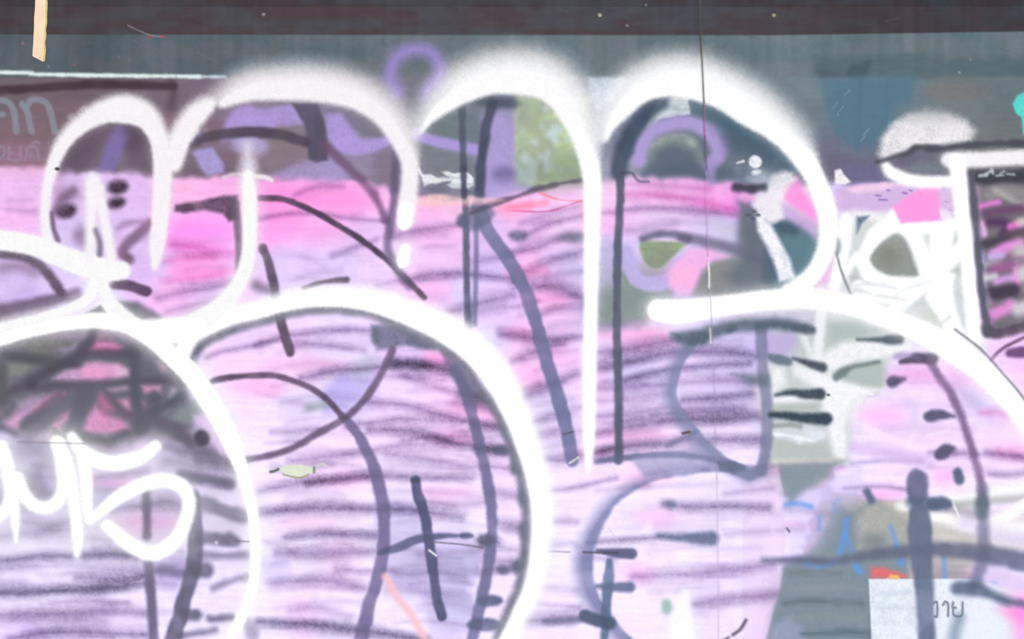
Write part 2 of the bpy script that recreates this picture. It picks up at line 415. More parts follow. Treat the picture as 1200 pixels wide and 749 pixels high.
# dark stripe and lettering at the left
S('black_spray_line', (72,52,64), [(-320,100),(-160,106),(-40,108),(0,106),(60,102),(110,99),(160,100),(204,101)], w=10, s=2.6, g=.5, op=.92)
S('black_spray_line', (84,68,80), [(200,98),(204,108),(200,124)], w=10, s=5, g=.6, op=.7)
LET = (140,146,158)
for pts in [[(-6,118),(4,118),(12,122),(17,134),(19,154)], [(-10,134),(3,134)], [(26,122),(32,131),(34,140),(37,154)], [(31,126),(36,118),(46,117),(55,122),(60,134),(64,154)]]:
    S('printed_letter', LET, pts, w=7.5, s=1.4, op=.8, g=.2)
LS = (152,140,158)
for pts in [[(-2,173),(4,172),(5,180),(1,186)], [(11,173),(10,179),(15,179),(11,180),(11,187),(23,187),(24,172)], [(30,187),(32,178),(31,174),(38,172),(44,175),(45,187)], [(37,180),(36,184)], [(38,169),(42,166),(46,168)], [(80,136),(84,134),(82,139)], [(95,127),(98,125)]]:
    S('printed_letter', LS, pts, w=3.2, s=1.2, op=.7, g=.2)
F('pink_paint_patch', (236,190,222), [(-30,198),(40,196),(70,198),(70,206),(-30,208)], s=5, op=.6, own=False)

# ---------------------------------------------------------------- clear glass left between the paint
F('clear_glass', (236,246,226), [(605,112),(690,112),(690,214),(655,214),(625,218),(604,208),(602,160)], s=5, alpha=0.40, role='clear', wob=1, label='clear patch of glass with green trees behind it')  # pale dusty veil in the colour, also brightens the trees behind
F('dust_film', (150,160,150), [(602,186),(690,178),(690,218),(600,218)], s=10, op=.8, alpha=.7, own=False)
LIL = (178,158,222)
# ---------------------------------------------------------------- lilac shapes along the top
S('lilac_spray_ring', (162,142,212), [(466,108),(458,92),(462,72),(476,60),(494,58),(509,66),(516,82),(510,98),(498,108)], w=15, s=8, g=.6, op=.88, label='small lilac ring between two white arches')
E('grey_core', (112,116,126), 488, 90, 8, 13, s=6, op=.7, own=False)
S('grey_core', (118,120,128), [(487,95),(486,122)], w=12, s=5, op=.6, own=False)
F('lilac_paint_patch', LIL, [(261,156),(266,142),(276,128),(290,124),(302,128),(340,124),(356,132),(357,146),(330,148),(300,156)], s=3, wob=1.5, streak=.2, op=.95)
F('lilac_paint_patch', LIL, [(380,134),(400,132),(412,150),(425,163),(445,162),(464,152),(464,166),(440,178),(415,182),(395,178),(384,160)], s=3.5, wob=1, op=.95)
F('lilac_paint_patch', (172,158,206), [(318,206),(350,192),(372,186),(384,180),(400,188),(410,206),(400,212),(330,210)], s=5, wob=1.5, op=.8)
F('lilac_paint_patch', (180,166,226), [(225,178),(249,172),(262,194),(262,202),(244,206),(236,198)], s=3, wob=1, op=.9)
F('lilac_paint_patch', (168,158,200), [(222,158),(232,152),(240,160),(224,166)], s=2.5, op=.8)
S('lilac_paint_patch', LIL, [(488,158),(505,164),(525,169),(560,176)], w=13, s=3, op=.95)
F('lilac_paint_patch', (176,160,214), [(566,138),(588,132),(602,150),(604,215),(620,222),(560,236),(566,200),(572,170)], s=6, wob=2, op=.85)
E('grey_spot', (118,108,150), 590, 204, 13, 9, s=6, op=.85, own=False)
F('lilac_paint_patch', (130,114,176), [(122,176),(128,158),(138,148),(148,150),(150,160),(142,184),(132,200),(114,202)], s=4, op=.85, wob=2.5)
S('dark_spray_patch', (88,74,96), [(152,150),(160,160),(156,172)], w=14, s=8, op=.7, own=False)
F('dark_spray_patch', (88,74,90), [(70,198),(80,172),(100,160),(112,170),(104,190),(92,200)], s=7, op=.65, own=False)
S('lilac_paint_patch', (186,174,220), [(282,168),(294,166),(304,172)], w=20, s=6, op=.75)
S('white_mist', (228,222,236), [(290,172,12),(291,195,18),(291,215,18)], s=7, op=.9, own=False)
# under the first loop
F('dark_spray_patch', (100,88,104), [(70,190),(85,160),(110,148),(135,146),(118,170),(104,196),(70,208)], s=7, op=.6, wob=2, own=False)
F('dark_spray_patch', (92,78,98), [(150,150),(168,150),(178,180),(178,204),(150,196)], s=8, op=.5, wob=2, own=False)
F('dark_spray_patch', (118,88,98), [(240,140),(252,138),(262,142),(256,168),(246,170)], s=4, op=.7, own=False)

# ---------------------------------------------------------------- inside the fourth arch
F('white_film', (206,216,220), [(770,116),(806,114),(809,134),(776,139),(757,150),(762,134)], s=1.8, wob=1, streak=.25)
F('grey_paint_patch', (128,140,140), [(752,196),(762,172),(790,158),(815,164),(824,182),(830,200)], s=5, wob=2, own=False, op=.9)
S('grey_paint_patch', (176,184,180), [(764,170),(780,162),(800,160),(812,168)], w=8, s=4, wob=2, op=.7, streak=.4, own=False)
S('grey_paint_patch', (166,168,176), [(740,194),(750,184),(758,172)], w=10, s=6, op=.5, own=False)
F('grey_paint_patch', (96,106,124), [(755,205),(770,178),(790,168),(812,178),(822,196),(822,206)], s=6, wob=2, own=False, op=.9)
S('lilac_spray_ring', (180,162,216), [(748,188),(752,170),(764,154),(784,146),(806,144),(826,152),(838,166),(842,180),(832,196)], w=17, s=4, g=.4, op=.92, label='lilac ring under the widest white arch')
S('lilac_spray_ring', (150,138,184), [(836,150),(848,160),(850,176)], w=12, s=6, g=.4, op=.6, own=False)
F('dark_spray_patch', (84,108,124), [(810,118),(830,124),(860,142),(900,168),(926,192),(930,200),(890,180),(850,152),(820,132)], s=6, op=.85, own=False, wob=2)
F('dark_spray_patch', (92,100,116), [(850,170),(890,174),(930,200),(936,206),(870,200)], s=8, op=.6, own=False)
F('dark_spray_patch', (76,88,102), [(838,128),(870,150),(905,178),(922,196),(900,200),(870,178),(850,160)], s=9, op=.7, wob=3, own=False)
F('dark_spray_patch', (88,96,112), [(750,206),(790,190),(850,196),(900,206),(900,218),(850,212),(790,206)], s=8, op=.6, wob=3, own=False)
S('lilac_drip', (170,152,206), [(832,190),(834,212)], w=9, s=4, op=.7, own=False)

# ---------------------------------------------------------------- pink coat details: bright pink blooms
for x, y, rx, ry, c, o in [(330,232,46,15,(255,148,206),.85),(232,318,34,10,(255,150,200),.7),(236,270,34,15,(255,152,226),.85),(355,268,50,13,(255,166,216),.7),(330,255,24,8,(255,150,205),.5),
    (520,420,22,9,(255,172,208),.8),(575,482,16,12,(255,178,212),.7),(540,478,16,9,(255,180,212),.6),(530,512,26,8,(255,182,212),.6),(612,390,20,8,(255,178,212),.7),(620,318,26,7,(255,170,204),.8),
    (620,440,22,12,(255,184,214),.6),(655,420,18,10,(255,184,214),.6),(740,392,44,8,(255,186,212),.7),(700,440,8,20,(255,180,205),.4),(640,350,30,8,(255,176,208),.7),(700,262,12,20,(255,190,218),.5),
    (740,510,40,7,(255,196,218),.7),(690,530,30,8,(255,190,216),.5),(760,560,30,8,(255,196,214),.6),(770,605,24,10,(255,196,222),.6),(745,672,20,10,(255,190,222),.6),(405,236,36,14,(255,152,206),.75),
    (360,428,50,8,(255,198,218),.6),(300,455,30,8,(255,184,212),.6),(400,562,34,8,(255,205,228),.7),(360,612,30,8,(250,205,238),.6),(520,578,30,8,(252,196,220),.6),(400,660,14,30,(250,200,232),.5),(352,720,14,24,(242,186,228),.5),
    (840,235,22,10,(252,170,218),.7),(870,240,10,14,(250,150,212),.6),(600,245,18,6,(255,160,180),.8),(1035,580,24,6,(250,178,214),.7),(1108,558,12,8,(250,180,222),.7),(1185,530,18,8,(252,180,210),.7),
    (1050,440,12,7,(250,185,222),.7),(1030,488,26,10,(252,184,224),.6),(945,615,30,5,(240,190,216),.6),(1196,718,10,12,(250,160,214),.7),(180,612,40,10,(250,184,214),.7),(140,565,30,6,(250,160,205),.6)]:
    E('pink_bloom', (c[0] - 1, c[1] + 4, min(240, c[2] + 16)), x, y, rx, ry, s=max(5, ry * 1.0), op=o * .85, g=.3, wob=2, own=False)
S('pink_bloom', (255,140,170), [(596,244),(620,240),(640,238)], w=7, s=2.5, wob=1.5, op=.7, streak=.3, own=False)
S('red_scratch', (205,80,140), [(600,247),(640,248),(668,240),(682,235)], w=1.6, s=1, wob=1, op=.7)
S('red_scratch', (240,140,150), [(632,226),(655,234),(680,236)], w=2.0, s=1, wob=1, op=.7)

# ---------------------------------------------------------------- lilac bands of the older drawing
F('lilac_paint_patch', (200,190,234), [(374,462),(395,440),(436,434),(440,444),(420,472),(398,484),(380,484)], s=5, wob=2, op=.9)
F('lilac_paint_patch', (206,200,236), [(398,480),(420,470),(442,450),(452,440),(438,480),(410,492)], s=6, wob=2, op=.4, own=False)
S('lilac_paint_patch', (192,188,222), [(712,292),(706,325),(700,350)], w=24, s=8, op=.5)
S('lilac_paint_patch', (205,196,228), [(668,300),(676,335)], w=20, s=8, op=.5)
S('grey_paint_patch', (160,172,170), [(362,477),(380,474)], w=9, s=5, op=.7, own=False)
S('grey_paint_patch', (190,195,205), [(432,424),(420,436)], w=22, s=7, op=.5, own=False)
F('lilac_paint_patch', (212,205,232), [(700,425),(780,415),(790,428),(780,470),(720,450)], s=10, op=.35, own=False)

# ---------------------------------------------------------------- hatching: soft grey sweeps
HA, HB, HC = (140,112,146), (116,100,128), (96,84,108)
HATCH = [
 # centre letter, top to bottom
 (HA,6,[(300,405),(318,398),(363,390),(407,386),(442,388)],.7),(HA,6,[(340,406),(360,403),(389,405),(427,411)],.55),(HA,5,[(243,418),(265,411),(300,404),(330,398)],.6),
 (HB,7,[(352,443),(389,436),(432,432),(477,426),(503,428)],.75),(HC,10,[(462,426),(503,429),(538,437)],.75),(HA,8,[(432,471),(477,475),(510,484),(546,493)],.75),
 (HA,6,[(405,500),(462,491),(493,492),(553,494)],.65),(HB,8,[(432,503),(490,507),(523,517),(556,523),(590,527)],.75),(HA,6,[(318,507),(345,506),(372,502)],.5),
 (HA,7,[(340,540),(401,533),(437,527),(477,522),(528,519)],.65),(HA,7,[(452,532),(503,538),(553,548)],.55),(HB,7,[(360,566),(400,561),(427,557),(487,560),(553,561)],.7),
 (HA,8,[(303,576),(350,567),(401,562),(437,559)],.75),(HB,8,[(306,601),(363,596),(439,597),(482,598),(541,607)],.75),(HB,7,[(335,630),(389,626),(439,628)],.7),(HA,9,[(325,648),(389,648),(437,647)],.7),
 (HA,8,[(310,634),(330,640),(345,648)],.3),(HA,7,[(395,668),(420,669),(437,670)],.6),(HA,9,[(318,684),(376,681),(427,689)],.7),(HC,8,[(302,728),(351,731),(389,734),(452,743),(500,749)],.8),(HA,8,[(340,716),(370,712),(410,722)],.4),
 (HA,7,[(450,668),(480,674),(510,670),(545,676)],.5),(HA,7,[(505,590),(540,592),(566,590)],.45),(HA,10,[(455,688),(490,692),(540,700)],.35),(HA,8,[(470,640),(500,650),(540,655)],.3),
 (HC,12,[(541,461),(560,466),(579,469)],.85),(HC,8,[(556,498),(580,500),(600,504)],.8),(HC,12,[(562,527),(580,528),(597,528)],.9),(HC,10,[(565,634),(580,633)],.9),(HB,9,[(568,668),(590,666),(606,664)],.7),
 (HA,6,[(470,440),(500,450),(525,458)],.45),(HA,5,[(440,440),(480,442),(520,446)],.4),(HA,6,[(560,545),(590,548),(606,552)],.6),(HA,8,[(570,575),(600,580),(615,585)],.6),(HB,10,[(584,612),(600,616),(616,618)],.6),(HA,8,[(585,640),(604,645)],.5),
 (HA,6,[(300,460),(340,470),(365,478)],.25),(HA,6,[(470,515),(500,512),(545,510)],.4),(HA,7,[(320,548),(350,550),(390,545)],.35),(HA,5,[(310,520),(350,517)],.35),
 # right of the centre letter
 (HB,8,[(588,392),(620,396),(651,398),(684,395)],.7),(HA,7,[(600,424),(625,413),(660,404)],.6),(HB,10,[(613,466),(630,458),(650,450),(676,438)],.7),(HA,8,[(622,495),(650,486),(682,478)],.5),(HA,9,[(625,515),(650,508),(684,505)],.45),
 (HB,8,[(640,538),(660,538),(700,530),(724,526)],.6),(HA,9,[(701,413),(732,410),(760,404),(795,398)],.75),(HB,8,[(696,433),(739,423),(790,413),(854,413),(889,418)],.75),(HB,6,[(732,445),(777,434),(828,428),(879,426)],.7),
 (HA,8,[(700,454),(742,453),(782,451)],.6),(HA,9,[(798,448),(850,446),(880,450)],.6),(HA,8,[(735,466),(782,460)],.55),(HB,6,[(800,469),(850,465),(882,462)],.7),(HA,9,[(698,488),(740,484),(785,476)],.6),(HA,12,[(800,480),(840,478),(868,478)],.6),
 (HB,9,[(699,509),(742,499),(798,492),(840,492),(888,488)],.75),(HB,9,[(699,530),(727,524),(782,519),(815,515),(892,516)],.7),(HA,7,[(695,470),(730,468)],.4),(HA,6,[(700,425),(720,418)],.4),
 (HA,5,[(640,575),(671,572),(722,560)],.6),(HB,8,[(777,590),(800,593),(828,594),(900,595)],.75),(HA,6,[(700,575),(760,570)],.3),(HB,6,[(689,636),(742,632),(777,629)],.65),(HA,6,[(684,652),(720,655)],.5),
 (HA,9,[(742,676),(803,673),(854,668),(905,661)],.7),(HA,10,[(813,707),(854,702),(910,696)],.75),(HA,7,[(650,612),(676,612)],.6),(HA,9,[(640,690),(690,692)],.35),(HA,6,[(630,708),(680,712)],.5),(HB,9,[(612,727),(663,726),(684,721)],.6),(HA,8,[(850,625),(900,622)],.4),(HA,7,[(850,578),(905,572)],.45),(HA,8,[(640,640),(668,636)],.4),(HA,8,[(770,622),(840,618)],.2),
 # pink field above the centre letter
 (HA,6,[(346,229),(371,219),(401,218)],.5),(HA,5,[(305,256),(333,251),(371,250),(407,256),(452,259)],.6),(HA,7,[(465,276),(493,269),(538,264)],.7),(HB,7,[(475,328),(503,322),(543,321),(600,327)],.7),(HA,6,[(390,300),(414,291),(440,282)],.55),(HA,6,[(442,334),(470,328)],.5),
 (HB,9,[(528,366),(554,357),(600,346)],.6),(HA,7,[(556,307),(600,299)],.55),(HA,6,[(352,300),(380,312)],.2),(HA,6,[(340,330),(362,322),(400,316)],.2),(HB,8,[(556,368),(590,360)],.35),
 ((190,110,165),7,[(729,228),(777,229),(828,238),(862,246)],.65),(HA,6,[(730,246),(777,244),(828,248),(860,252)],.6),(HA,6,[(612,278),(646,262),(686,252)],.6),(HA,6,[(600,296),(630,290),(658,279),(684,276)],.6),(HA,7,[(615,318),(651,304),(686,294)],.6),
 (HB,11,[(604,333),(651,337),(684,351)],.65),(HA,6,[(610,262),(640,252),(684,240)],.4),(HA,7,[(630,372),(650,362),(684,362)],.5),(HA,5,[(704,250),(724,249)],.5),(HA,8,[(700,385),(724,382),(750,380)],.4),(HA,5,[(600,360),(630,352)],.4),
 ((190,110,165),6,[(730,216),(780,217),(830,222)],.3),(HA,7,[(640,325),(684,318)],.35),(HA,9,[(735,270),(760,268),(790,262)],.4),
 # left of it
 ((170,100,150),9,[(203,286),(230,291),(258,295),(282,298)],.7),((190,110,160),6,[(192,306),(220,303),(250,302)],.5),(HA,7,[(184,350),(215,343),(254,336),(280,330)],.65),(HA,6,[(196,365),(230,357),(262,350)],.5),((190,110,160),6,[(190,330),(230,326),(275,318)],.45),(HA,6,[(200,375),(236,366)],.4),
 (HA,7,[(10,246),(40,248)],.35),(HA,7,[(12,236),(36,234)],.25),
 # lower left: close-set lines
 (HB,8,[(0,546),(30,556),(66,560)],.35),(HC,9,[(212,556),(240,562),(268,567)],.8),(HA,7,[(110,560),(140,556),(172,552)],.7),(HA,7,[(112,575),(150,572),(170,566)],.5),(HB,7,[(130,598),(150,595),(166,594)],.6),
 (HC,12,[(175,590),(200,588),(212,594)],.55),(HA,9,[(30,612),(60,616),(84,610)],.7),(HA,9,[(0,628),(40,624),(84,620)],.5),(HC,8,[(100,651),(130,649),(160,652)],.85),(HB,9,[(-20,658),(20,655),(50,651),(82,652)],.8),(HA,14,[(90,662),(140,666),(214,668)],.5),
 (HA,6,[(90,677),(140,678),(170,674)],.7),(HA,7,[(-20,670),(40,664),(80,662)],.4),(HC,9,[(-20,694),(30,695),(70,692),(110,691),(150,687),(176,683)],.8),(HA,6,[(110,686),(150,680),(172,676)],.45),(HA,10,[(-20,722),(30,720),(80,720),(130,716),(168,720)],.65),(HA,12,[(-20,728),(60,726),(120,728)],.35),
 (HB,7,[(10,748),(50,742),(100,741),(150,743),(172,744)],.7),(HA,6,[(60,705),(110,704),(150,706)],.35),(HA,9,[(184,684),(204,686)],.5),(HA,6,[(186,640),(214,648)],.5),(HC,9,[(170,566),(190,563),(206,560)],.3),
 (HA,8,[(-20,600),(10,596)],.6),(HA,7,[(40,545),(60,548)],.5),(HA,9,[(110,630),(130,636)],.4),(HA,10,[(188,668),(215,672)],.5),(HA,7,[(-20,682),(30,682)],.3),
 # right side
 (HA,6,[(920,596),(950,600),(985,604)],.4),(HA,5,[(990,572),(1030,570),(1065,574)],.6),(HA,6,[(1090,530),(1150,532),(1200,536)],.5),((145,100,150),9,[(1150,484),(1165,483),(1180,486)],.75),(HB,8,[(1110,532),(1130,530)],.4),(HA,6,[(1156,530),(1185,534),(1215,540)],.6),(HA,6,[(1160,556),(1190,556),(1215,548)],.6),
 (HA,8,[(912,622),(940,620)],.4),((120,130,136),10,[(905,548),(940,544),(985,542)],.8),(HB,5,[(985,545),(1030,540),(1080,540)],.35),(HB,8,[(905,512),(930,518)],.25)]
F('lilac_paint_patch', (240,222,244), [(870,560),(912,546),(919,580),(921,640),(915,690),(898,749),(886,760),(870,760)], s=1.6, wob=.6, op=.75)
ra = np.random.RandomState(12)
for x0, x1, y0, y1, dy, sl_, bow, o_ in [(312,440,392,745,17,-.05,5,.42),(440,596,400,745,16,.07,6,.45),(604,684,262,540,17,-.2,2,.42),(700,790,398,528,15,-.14,2,.4),(800,890,400,520,17,-.06,1,.36),(-30,216,655,760,15,-.02,2,.5),(700,905,570,720,25,-.04,2,.3),(480,540,262,372,18,-.05,2,.36),(730,862,216,262,15,.08,-3,.4),(310,450,250,340,24,.02,-4,.24),(198,280,284,372,15,-.1,1,.4),(1010,1160,450,560,24,-.02,1,.2)]:
    y = y0
    while y < y1:
        a0, a1 = x0 + ra.uniform(0, .35) * (x1 - x0), x1 - ra.uniform(0, .35) * (x1 - x0)
        HATCH.append(([HA, HB][ra.randint(2)], ra.uniform(4.5, 8), [(a0 + (a1 - a0) * t_, y + sl_ * (a1 - a0) * (t_ - .5) - bow * math.sin(t_ * math.pi) + ra.uniform(-1, 1)) for t_ in (0, .33, .66, 1)], o_ * ra.uniform(.3, .62)))
        y += dy * ra.uniform(.7, 1.3)
for c, w_, pts, o in HATCH:
    c = {HA: (154,144,166), HB: (128,121,144), HC: (98,94,116)}.get(c, (224,168,204))
    f0, f1 = [(.45, 1), (1, .45), (.8, .8), (.6, .6)][rs.randint(4)]
    n_ = max(len(pts) - 1, 1)
    pp = [(x, y + rs.uniform(-.4, .4), w_ * rs.uniform(.7, 1.15) * (f0 if i == 0 else f1 if i == n_ else 1)) for i, (x, y) in enumerate(pts)]
    S('hatch_line', c, pp, s=w_ * .8, op=min(1, o * 1.2), g=.35, wob=.4, streak=.06, mul=1, mist=.16)
    if w_ > 5 and o > .45:                                   # fainter second pass beside it
        off = rs.choice([-1, 1]) * w_ * rs.uniform(.7, 1.1)
        S('hatch_line', c, [(x + rs.uniform(-14, 14), y + off + rs.uniform(-1, 1), w_ * .7) for x, y in pts], s=w_ * .8, op=o * .26, g=.5, wob=1, streak=.3, mul=1, mist=.3, own=False)

# ---------------------------------------------------------------- greenish bare patches right of centre
F('clear_glass', (222,234,212), [(750,284),(770,282),(803,285),(797,293),(784,306),(774,315),(762,314),(753,304)], s=2.5, alpha=.34, role='clear', wob=.5, label='small clear eye of glass with greenery behind', curve=True)  # pale veil painted in to lighten the greenery behind
F('clear_glass', (180,195,180), [(731,300),(738,318),(748,330),(758,336),(735,338),(729,322)], s=4, alpha=.35, role='clear', wob=.5, label='narrow clear sliver of glass beside the dark bar')
F('grey_paint_patch', (138,150,150), [(700,340),(730,332),(765,336),(790,346),(790,352),(757,362),(757,380),(700,384)], s=9, op=.85, wob=2)
S('lilac_spray_ring', (194,184,224), [(733,296),(739,316),(749,329),(768,333),(790,326)], w=18, s=2.6, op=.95, label='pale lilac curve under the eye of clear glass')
F('pink_paint_patch', (240,190,230), [(808,291),(830,292),(856,300),(850,304),(832,308),(822,320),(812,345),(792,345),(784,332),(788,314)], s=4, wob=1.5)
E('pink_bloom', (253,192,226), 800, 322, 16, 14, s=8, op=.9, own=False)
F('grey_paint_patch', (140,142,142), [(812,345),(822,322),(836,308),(860,302),(905,312),(905,340),(860,348)], s=5, wob=1.5, op=.9)
F('grey_paint_patch', (104,110,120), [(812,348),(840,338),(905,335),(905,342),(850,350)], s=5, op=.7, own=False)
F('grey_paint_patch', (205,204,226), [(830,258),(864,258),(858,284),(840,282)], s=8, op=.6, own=False)
S('dark_spray_arc', (104,100,118), [(754,280),(770,275),(790,275),(806,280)], w=9, s=3, op=.95)
S('dark_spray_arc', (112,102,122), [(800,278),(830,284),(860,292),(880,300),(905,312)], w=12, s=4, op=.85)
E('dark_spray_patch', (104,104,118), 672, 278, 14, 7, s=5, op=.7)
E('dark_spray_patch', (98,92,116), 607, 276, 11, 6, s=4, op=.85)

# ---------------------------------------------------------------- right field
F('grey_paint_patch', (120,122,134), [(868,238),(884,240),(888,270),(886,298),(866,294)], s=5, wob=1.5, op=.85)
F('dark_spray_patch', (104,108,118), [(866,236),(890,240),(906,262),(914,300),(916,338),(860,344),(850,320),(868,300)], s=9, op=.75, wob=3)
F('teal_bare_patch', (100,128,140), [(905,260),(925,258),(950,270),(958,290),(946,312),(926,332),(905,336),(900,320)], s=4, wob=1.5)
F('dark_spray_patch', (72,84,98), [(905,262),(922,256),(945,264),(930,276),(915,274)], s=5, op=.8, own=False)
F('dark_spray_patch', (88,96,110), [(896,292),(908,300),(914,322),(904,338),(894,330)], s=5, op=.8, own=False)
F('pink_paint_patch', (250,164,226), [(920,215),(934,208),(946,226),(958,250),(956,262),(944,252),(926,240),(914,228)], s=5, wob=1)
F('lilac_paint_patch', (205,178,220), [(916,240),(932,246),(956,264),(958,280),(940,268),(918,254)], s=5, op=.85, own=False)
F('white_splash', (240,236,243), [(905,206),(916,202),(928,203),(932,210),(920,225),(914,240),(918,256),(902,262),(890,256),(882,240),(884,230),(896,226)], s=3.5, wob=2.5)
F('white_splash', (246,246,249), [(886,250),(902,262),(915,285),(926,305),(932,326),(914,330),(908,310),(898,288),(888,270)], s=3, wob=.8, label='white tapering stroke inside the right loop')
E('white_splash', (246,246,250), 885, 190, 7.5, 8, s=1.2, wob=1.4)
E('white_splash', (236,240,244), 887, 202, 6.5, 4, s=1.6, wob=1.8)
S('white_splash', (225,228,232), [(864,191),(871,189)], w=3, s=1, wob=1, own=False)
S('pink_paint_patch', (232,190,226), [(868,230),(884,232)], w=7, s=4, op=.7, own=False)
F('grey_paint_patch', (190,198,208), [(876,208),(896,202),(910,210),(896,224),(880,216)], s=6, op=.7, own=False)
S('black_spray_line', (66,66,80), [(862,219),(878,221),(893,219)], w=10, s=3, wob=1, op=.95)
for x, y in [(878,252),(884,248),(888,252),(882,256)]:
    E('fleck', (80,86,98), x, y, 3.2, 2, rot=rs.uniform(-40, 40), s=1.2, wob=1, op=.8, own=False)
# lavender band and pink tab
F('dark_spray_patch', (116,106,136), [(984,190),(1020,192),(1040,204),(1058,214),(1030,216),(990,215)], s=5, op=.9, wob=1.5)
F('lilac_paint_patch', (214,188,226), [(980,222),(1010,216),(1040,214),(1115,214),(1120,256),(1060,258),(1035,248),(1000,252),(980,246)], s=3, wob=1.5)
F('pink_paint_patch', (246,216,236), [(992,222),(1012,216),(1040,214),(1056,216),(1030,224),(1000,226)], s=2.5, op=.85, wob=1, own=False)
F('white_splash', (246,242,246), [(978,200),(985,198),(990,206),(997,213),(990,217),(978,216)], s=1.6, wob=1)
for x, y, l in [(1026,229,6),(1030,234,9),(1058,226,4),(1066,223,2),(1040,223,2),(1077,225,1),(1108,236,2),(1112,246,3)]:
    S('fleck', (140,112,172), [(x, y), (x + l, y + .5)], w=2, s=1, op=.8, wob=.6, own=False)
S('fleck', (205,130,200), [(1080,222),(1081,240)], w=1.4, s=1, op=.6, own=False)
# white painted field with grey eye
F('white_paint_field', (212,217,215), [(984,258),(1004,252),(1040,248),(1060,262),(1110,262),(1120,270),(1134,300),(1140,400),(1090,400),(1060,385),(1000,352),(976,338),(984,300)], s=4, wob=2)
F('grey_paint_patch', (204,210,200), [(1070,372),(1104,356),(1108,380),(1090,390)], s=5, op=.9, own=False)
for pts in [[(1013,300,16),(1028,274,20),(1050,262,20),(1070,276,18),(1082,304,18),(1086,330,18),(1052,334,18),(1022,324,18),(1011,306,16)], [(1104,258,26),(1104,300,30),(1106,350,24),(1122,400,20)], [(992,258,16),(988,290,16),(978,334,14)], [(1088,330,16),(1066,348,16),(1044,368,14)], [(1126,290,14),(1112,320,16),(1092,346,12)], [(1000,330,8),(1030,342,10),(1060,344,8)], [(1090,350,10),(1108,372,14),(1126,396,14)], [(1004,346,7),(1036,352,8),(1060,350,6)], [(1050,252,18),(1080,266,16),(1116,264,14)], [(1004,300,10),(996,318,12),(1000,334,8)]]:
    S('white_petal_stroke', (262,263,263), pts, s=3, g=.5, wob=.6)
F('white_paint_field', (252,252,252), [(984,250),(1004,246),(1030,249),(1046,250),(1120,258),(1120,268),(1046,264),(1010,256)], s=4, own=False, op=.8)
F('pink_paint_patch', (255,166,226), [(1078,221),(1100,218),(1103,258),(1056,262),(1046,243)], s=2, wob=1.2, label='bright pink square patch beside the white T')
F('lilac_paint_patch', (226,196,230), [(1100,224),(1120,222),(1122,254),(1104,258)], s=4, op=.6, own=False)
F('grey_eye_patch', (148,154,148), [(1020,304),(1024,294),(1036,283),(1050,275),(1058,278),(1064,288),(1070,304),(1075,322),(1058,323),(1040,322),(1026,314)], s=2.4, wob=.4, g=.9, label='olive grey eye shape in the white paint', curve=True)
E('eye_core', (128,131,120), 1042, 300, 12, 12, s=9, op=.7, own=False)  # darker middle of the grey eye
F('dark_spray_patch', (104,118,132), [(1004,254),(1019,253),(1010,262),(1004,274)], s=2, wob=.6)
F('dark_spray_patch', (170,178,172), [(1002,312),(1006,326),(996,334),(994,324)], s=3, op=.8)
F('dark_spray_patch', (176,182,176), [(1124,268),(1130,262),(1132,272),(1116,286)], s=4, op=.7)
F('dark_spray_patch', (172,178,166), [(1118,314),(1130,302),(1131,326),(1114,318)], s=4, op=.8)
for pts, o in [([(995,335),(1025,333),(1050,338)],.5),([(1050,345),(1064,338),(1090,330)],.35),([(1030,346),(1060,352)],.4),([(1095,385),(1112,372)],.7),([(1122,345),(1132,352)],.6)]:
    S('grey_smear', (196,202,198), pts, w=4, s=3, op=o, wob=1, own=False)
S('black_scratch', (114,118,118), [(980,296),(986,318),(996,343)], w=2.4, s=1.5, op=.9)
E('dark_spray_patch', (110,112,118), 981, 288, 4, 10, s=3, op=.8)
F('pink_paint_patch', (236,186,226), [(962,310),(976,300),(972,330),(958,336)], s=4, op=.85)
# strip of stacked marks right of the T
F('stacked_patch', (116,112,120), [(1148,196),(1215,196),(1215,385),(1158,385)], s=4, wob=1)
for pts, w_, c, s_ in [([(1146,208),(1215,206)],18,(66,66,76),4),([(1160,228),(1180,224),(1215,232)],16,(146,142,146),5),([(1166,222),(1190,236),(1215,246)],6,(176,172,172),4),([(1172,250),(1215,246)],12,(112,104,114),5),([(1149,242),(1160,239),(1170,237)],6,(226,140,212),3),
   ([(1154,250),(1196,244)],8,(112,76,114),4),([(1152,262),(1154,276)],6,(240,196,236),3),([(1160,260),(1178,262),(1176,274)],12,(88,60,98),4),([(1184,266),(1198,262)],9,(222,132,200),3),([(1180,276),(1200,272),(1215,270)],10,(100,84,98),4),([(1196,260),(1215,256)],9,(204,202,198),4),
   ([(1152,286),(1180,282)],12,(76,70,84),5),([(1166,298),(1180,290),(1194,286)],13,(228,158,218),4),([(1162,302),(1172,300)],9,(196,184,222),4),([(1196,296),(1215,290)],18,(200,198,196),6),([(1152,310),(1170,308)],8,(170,166,172),4),([(1166,316),(1180,312),(1195,308)],13,(156,104,150),5),
   ([(1152,326),(1166,324)],9,(212,214,216),3),([(1168,330),(1180,326),(1192,326)],9,(216,176,226),4),([(1190,316),(1192,340)],6,(226,140,206),4),([(1200,320),(1215,318)],20,(214,212,210),6),([(1196,340),(1215,334)],7,(150,142,148),4),([(1164,344),(1176,342),(1188,340)],15,(72,62,82),4),([(1154,346),(1160,356)],8,(150,140,156),4),
   ([(1164,368),(1174,364),(1184,358)],14,(226,158,212),4),([(1194,362),(1215,356)],16,(214,212,212),5),([(1156,368),(1160,378)],7,(160,130,164),4),([(1192,306),(1215,304)],5,(150,146,150),3)]:
    S('stacked_stroke', c, pts, w=w_, s=s_, wob=1.2, op=.93)
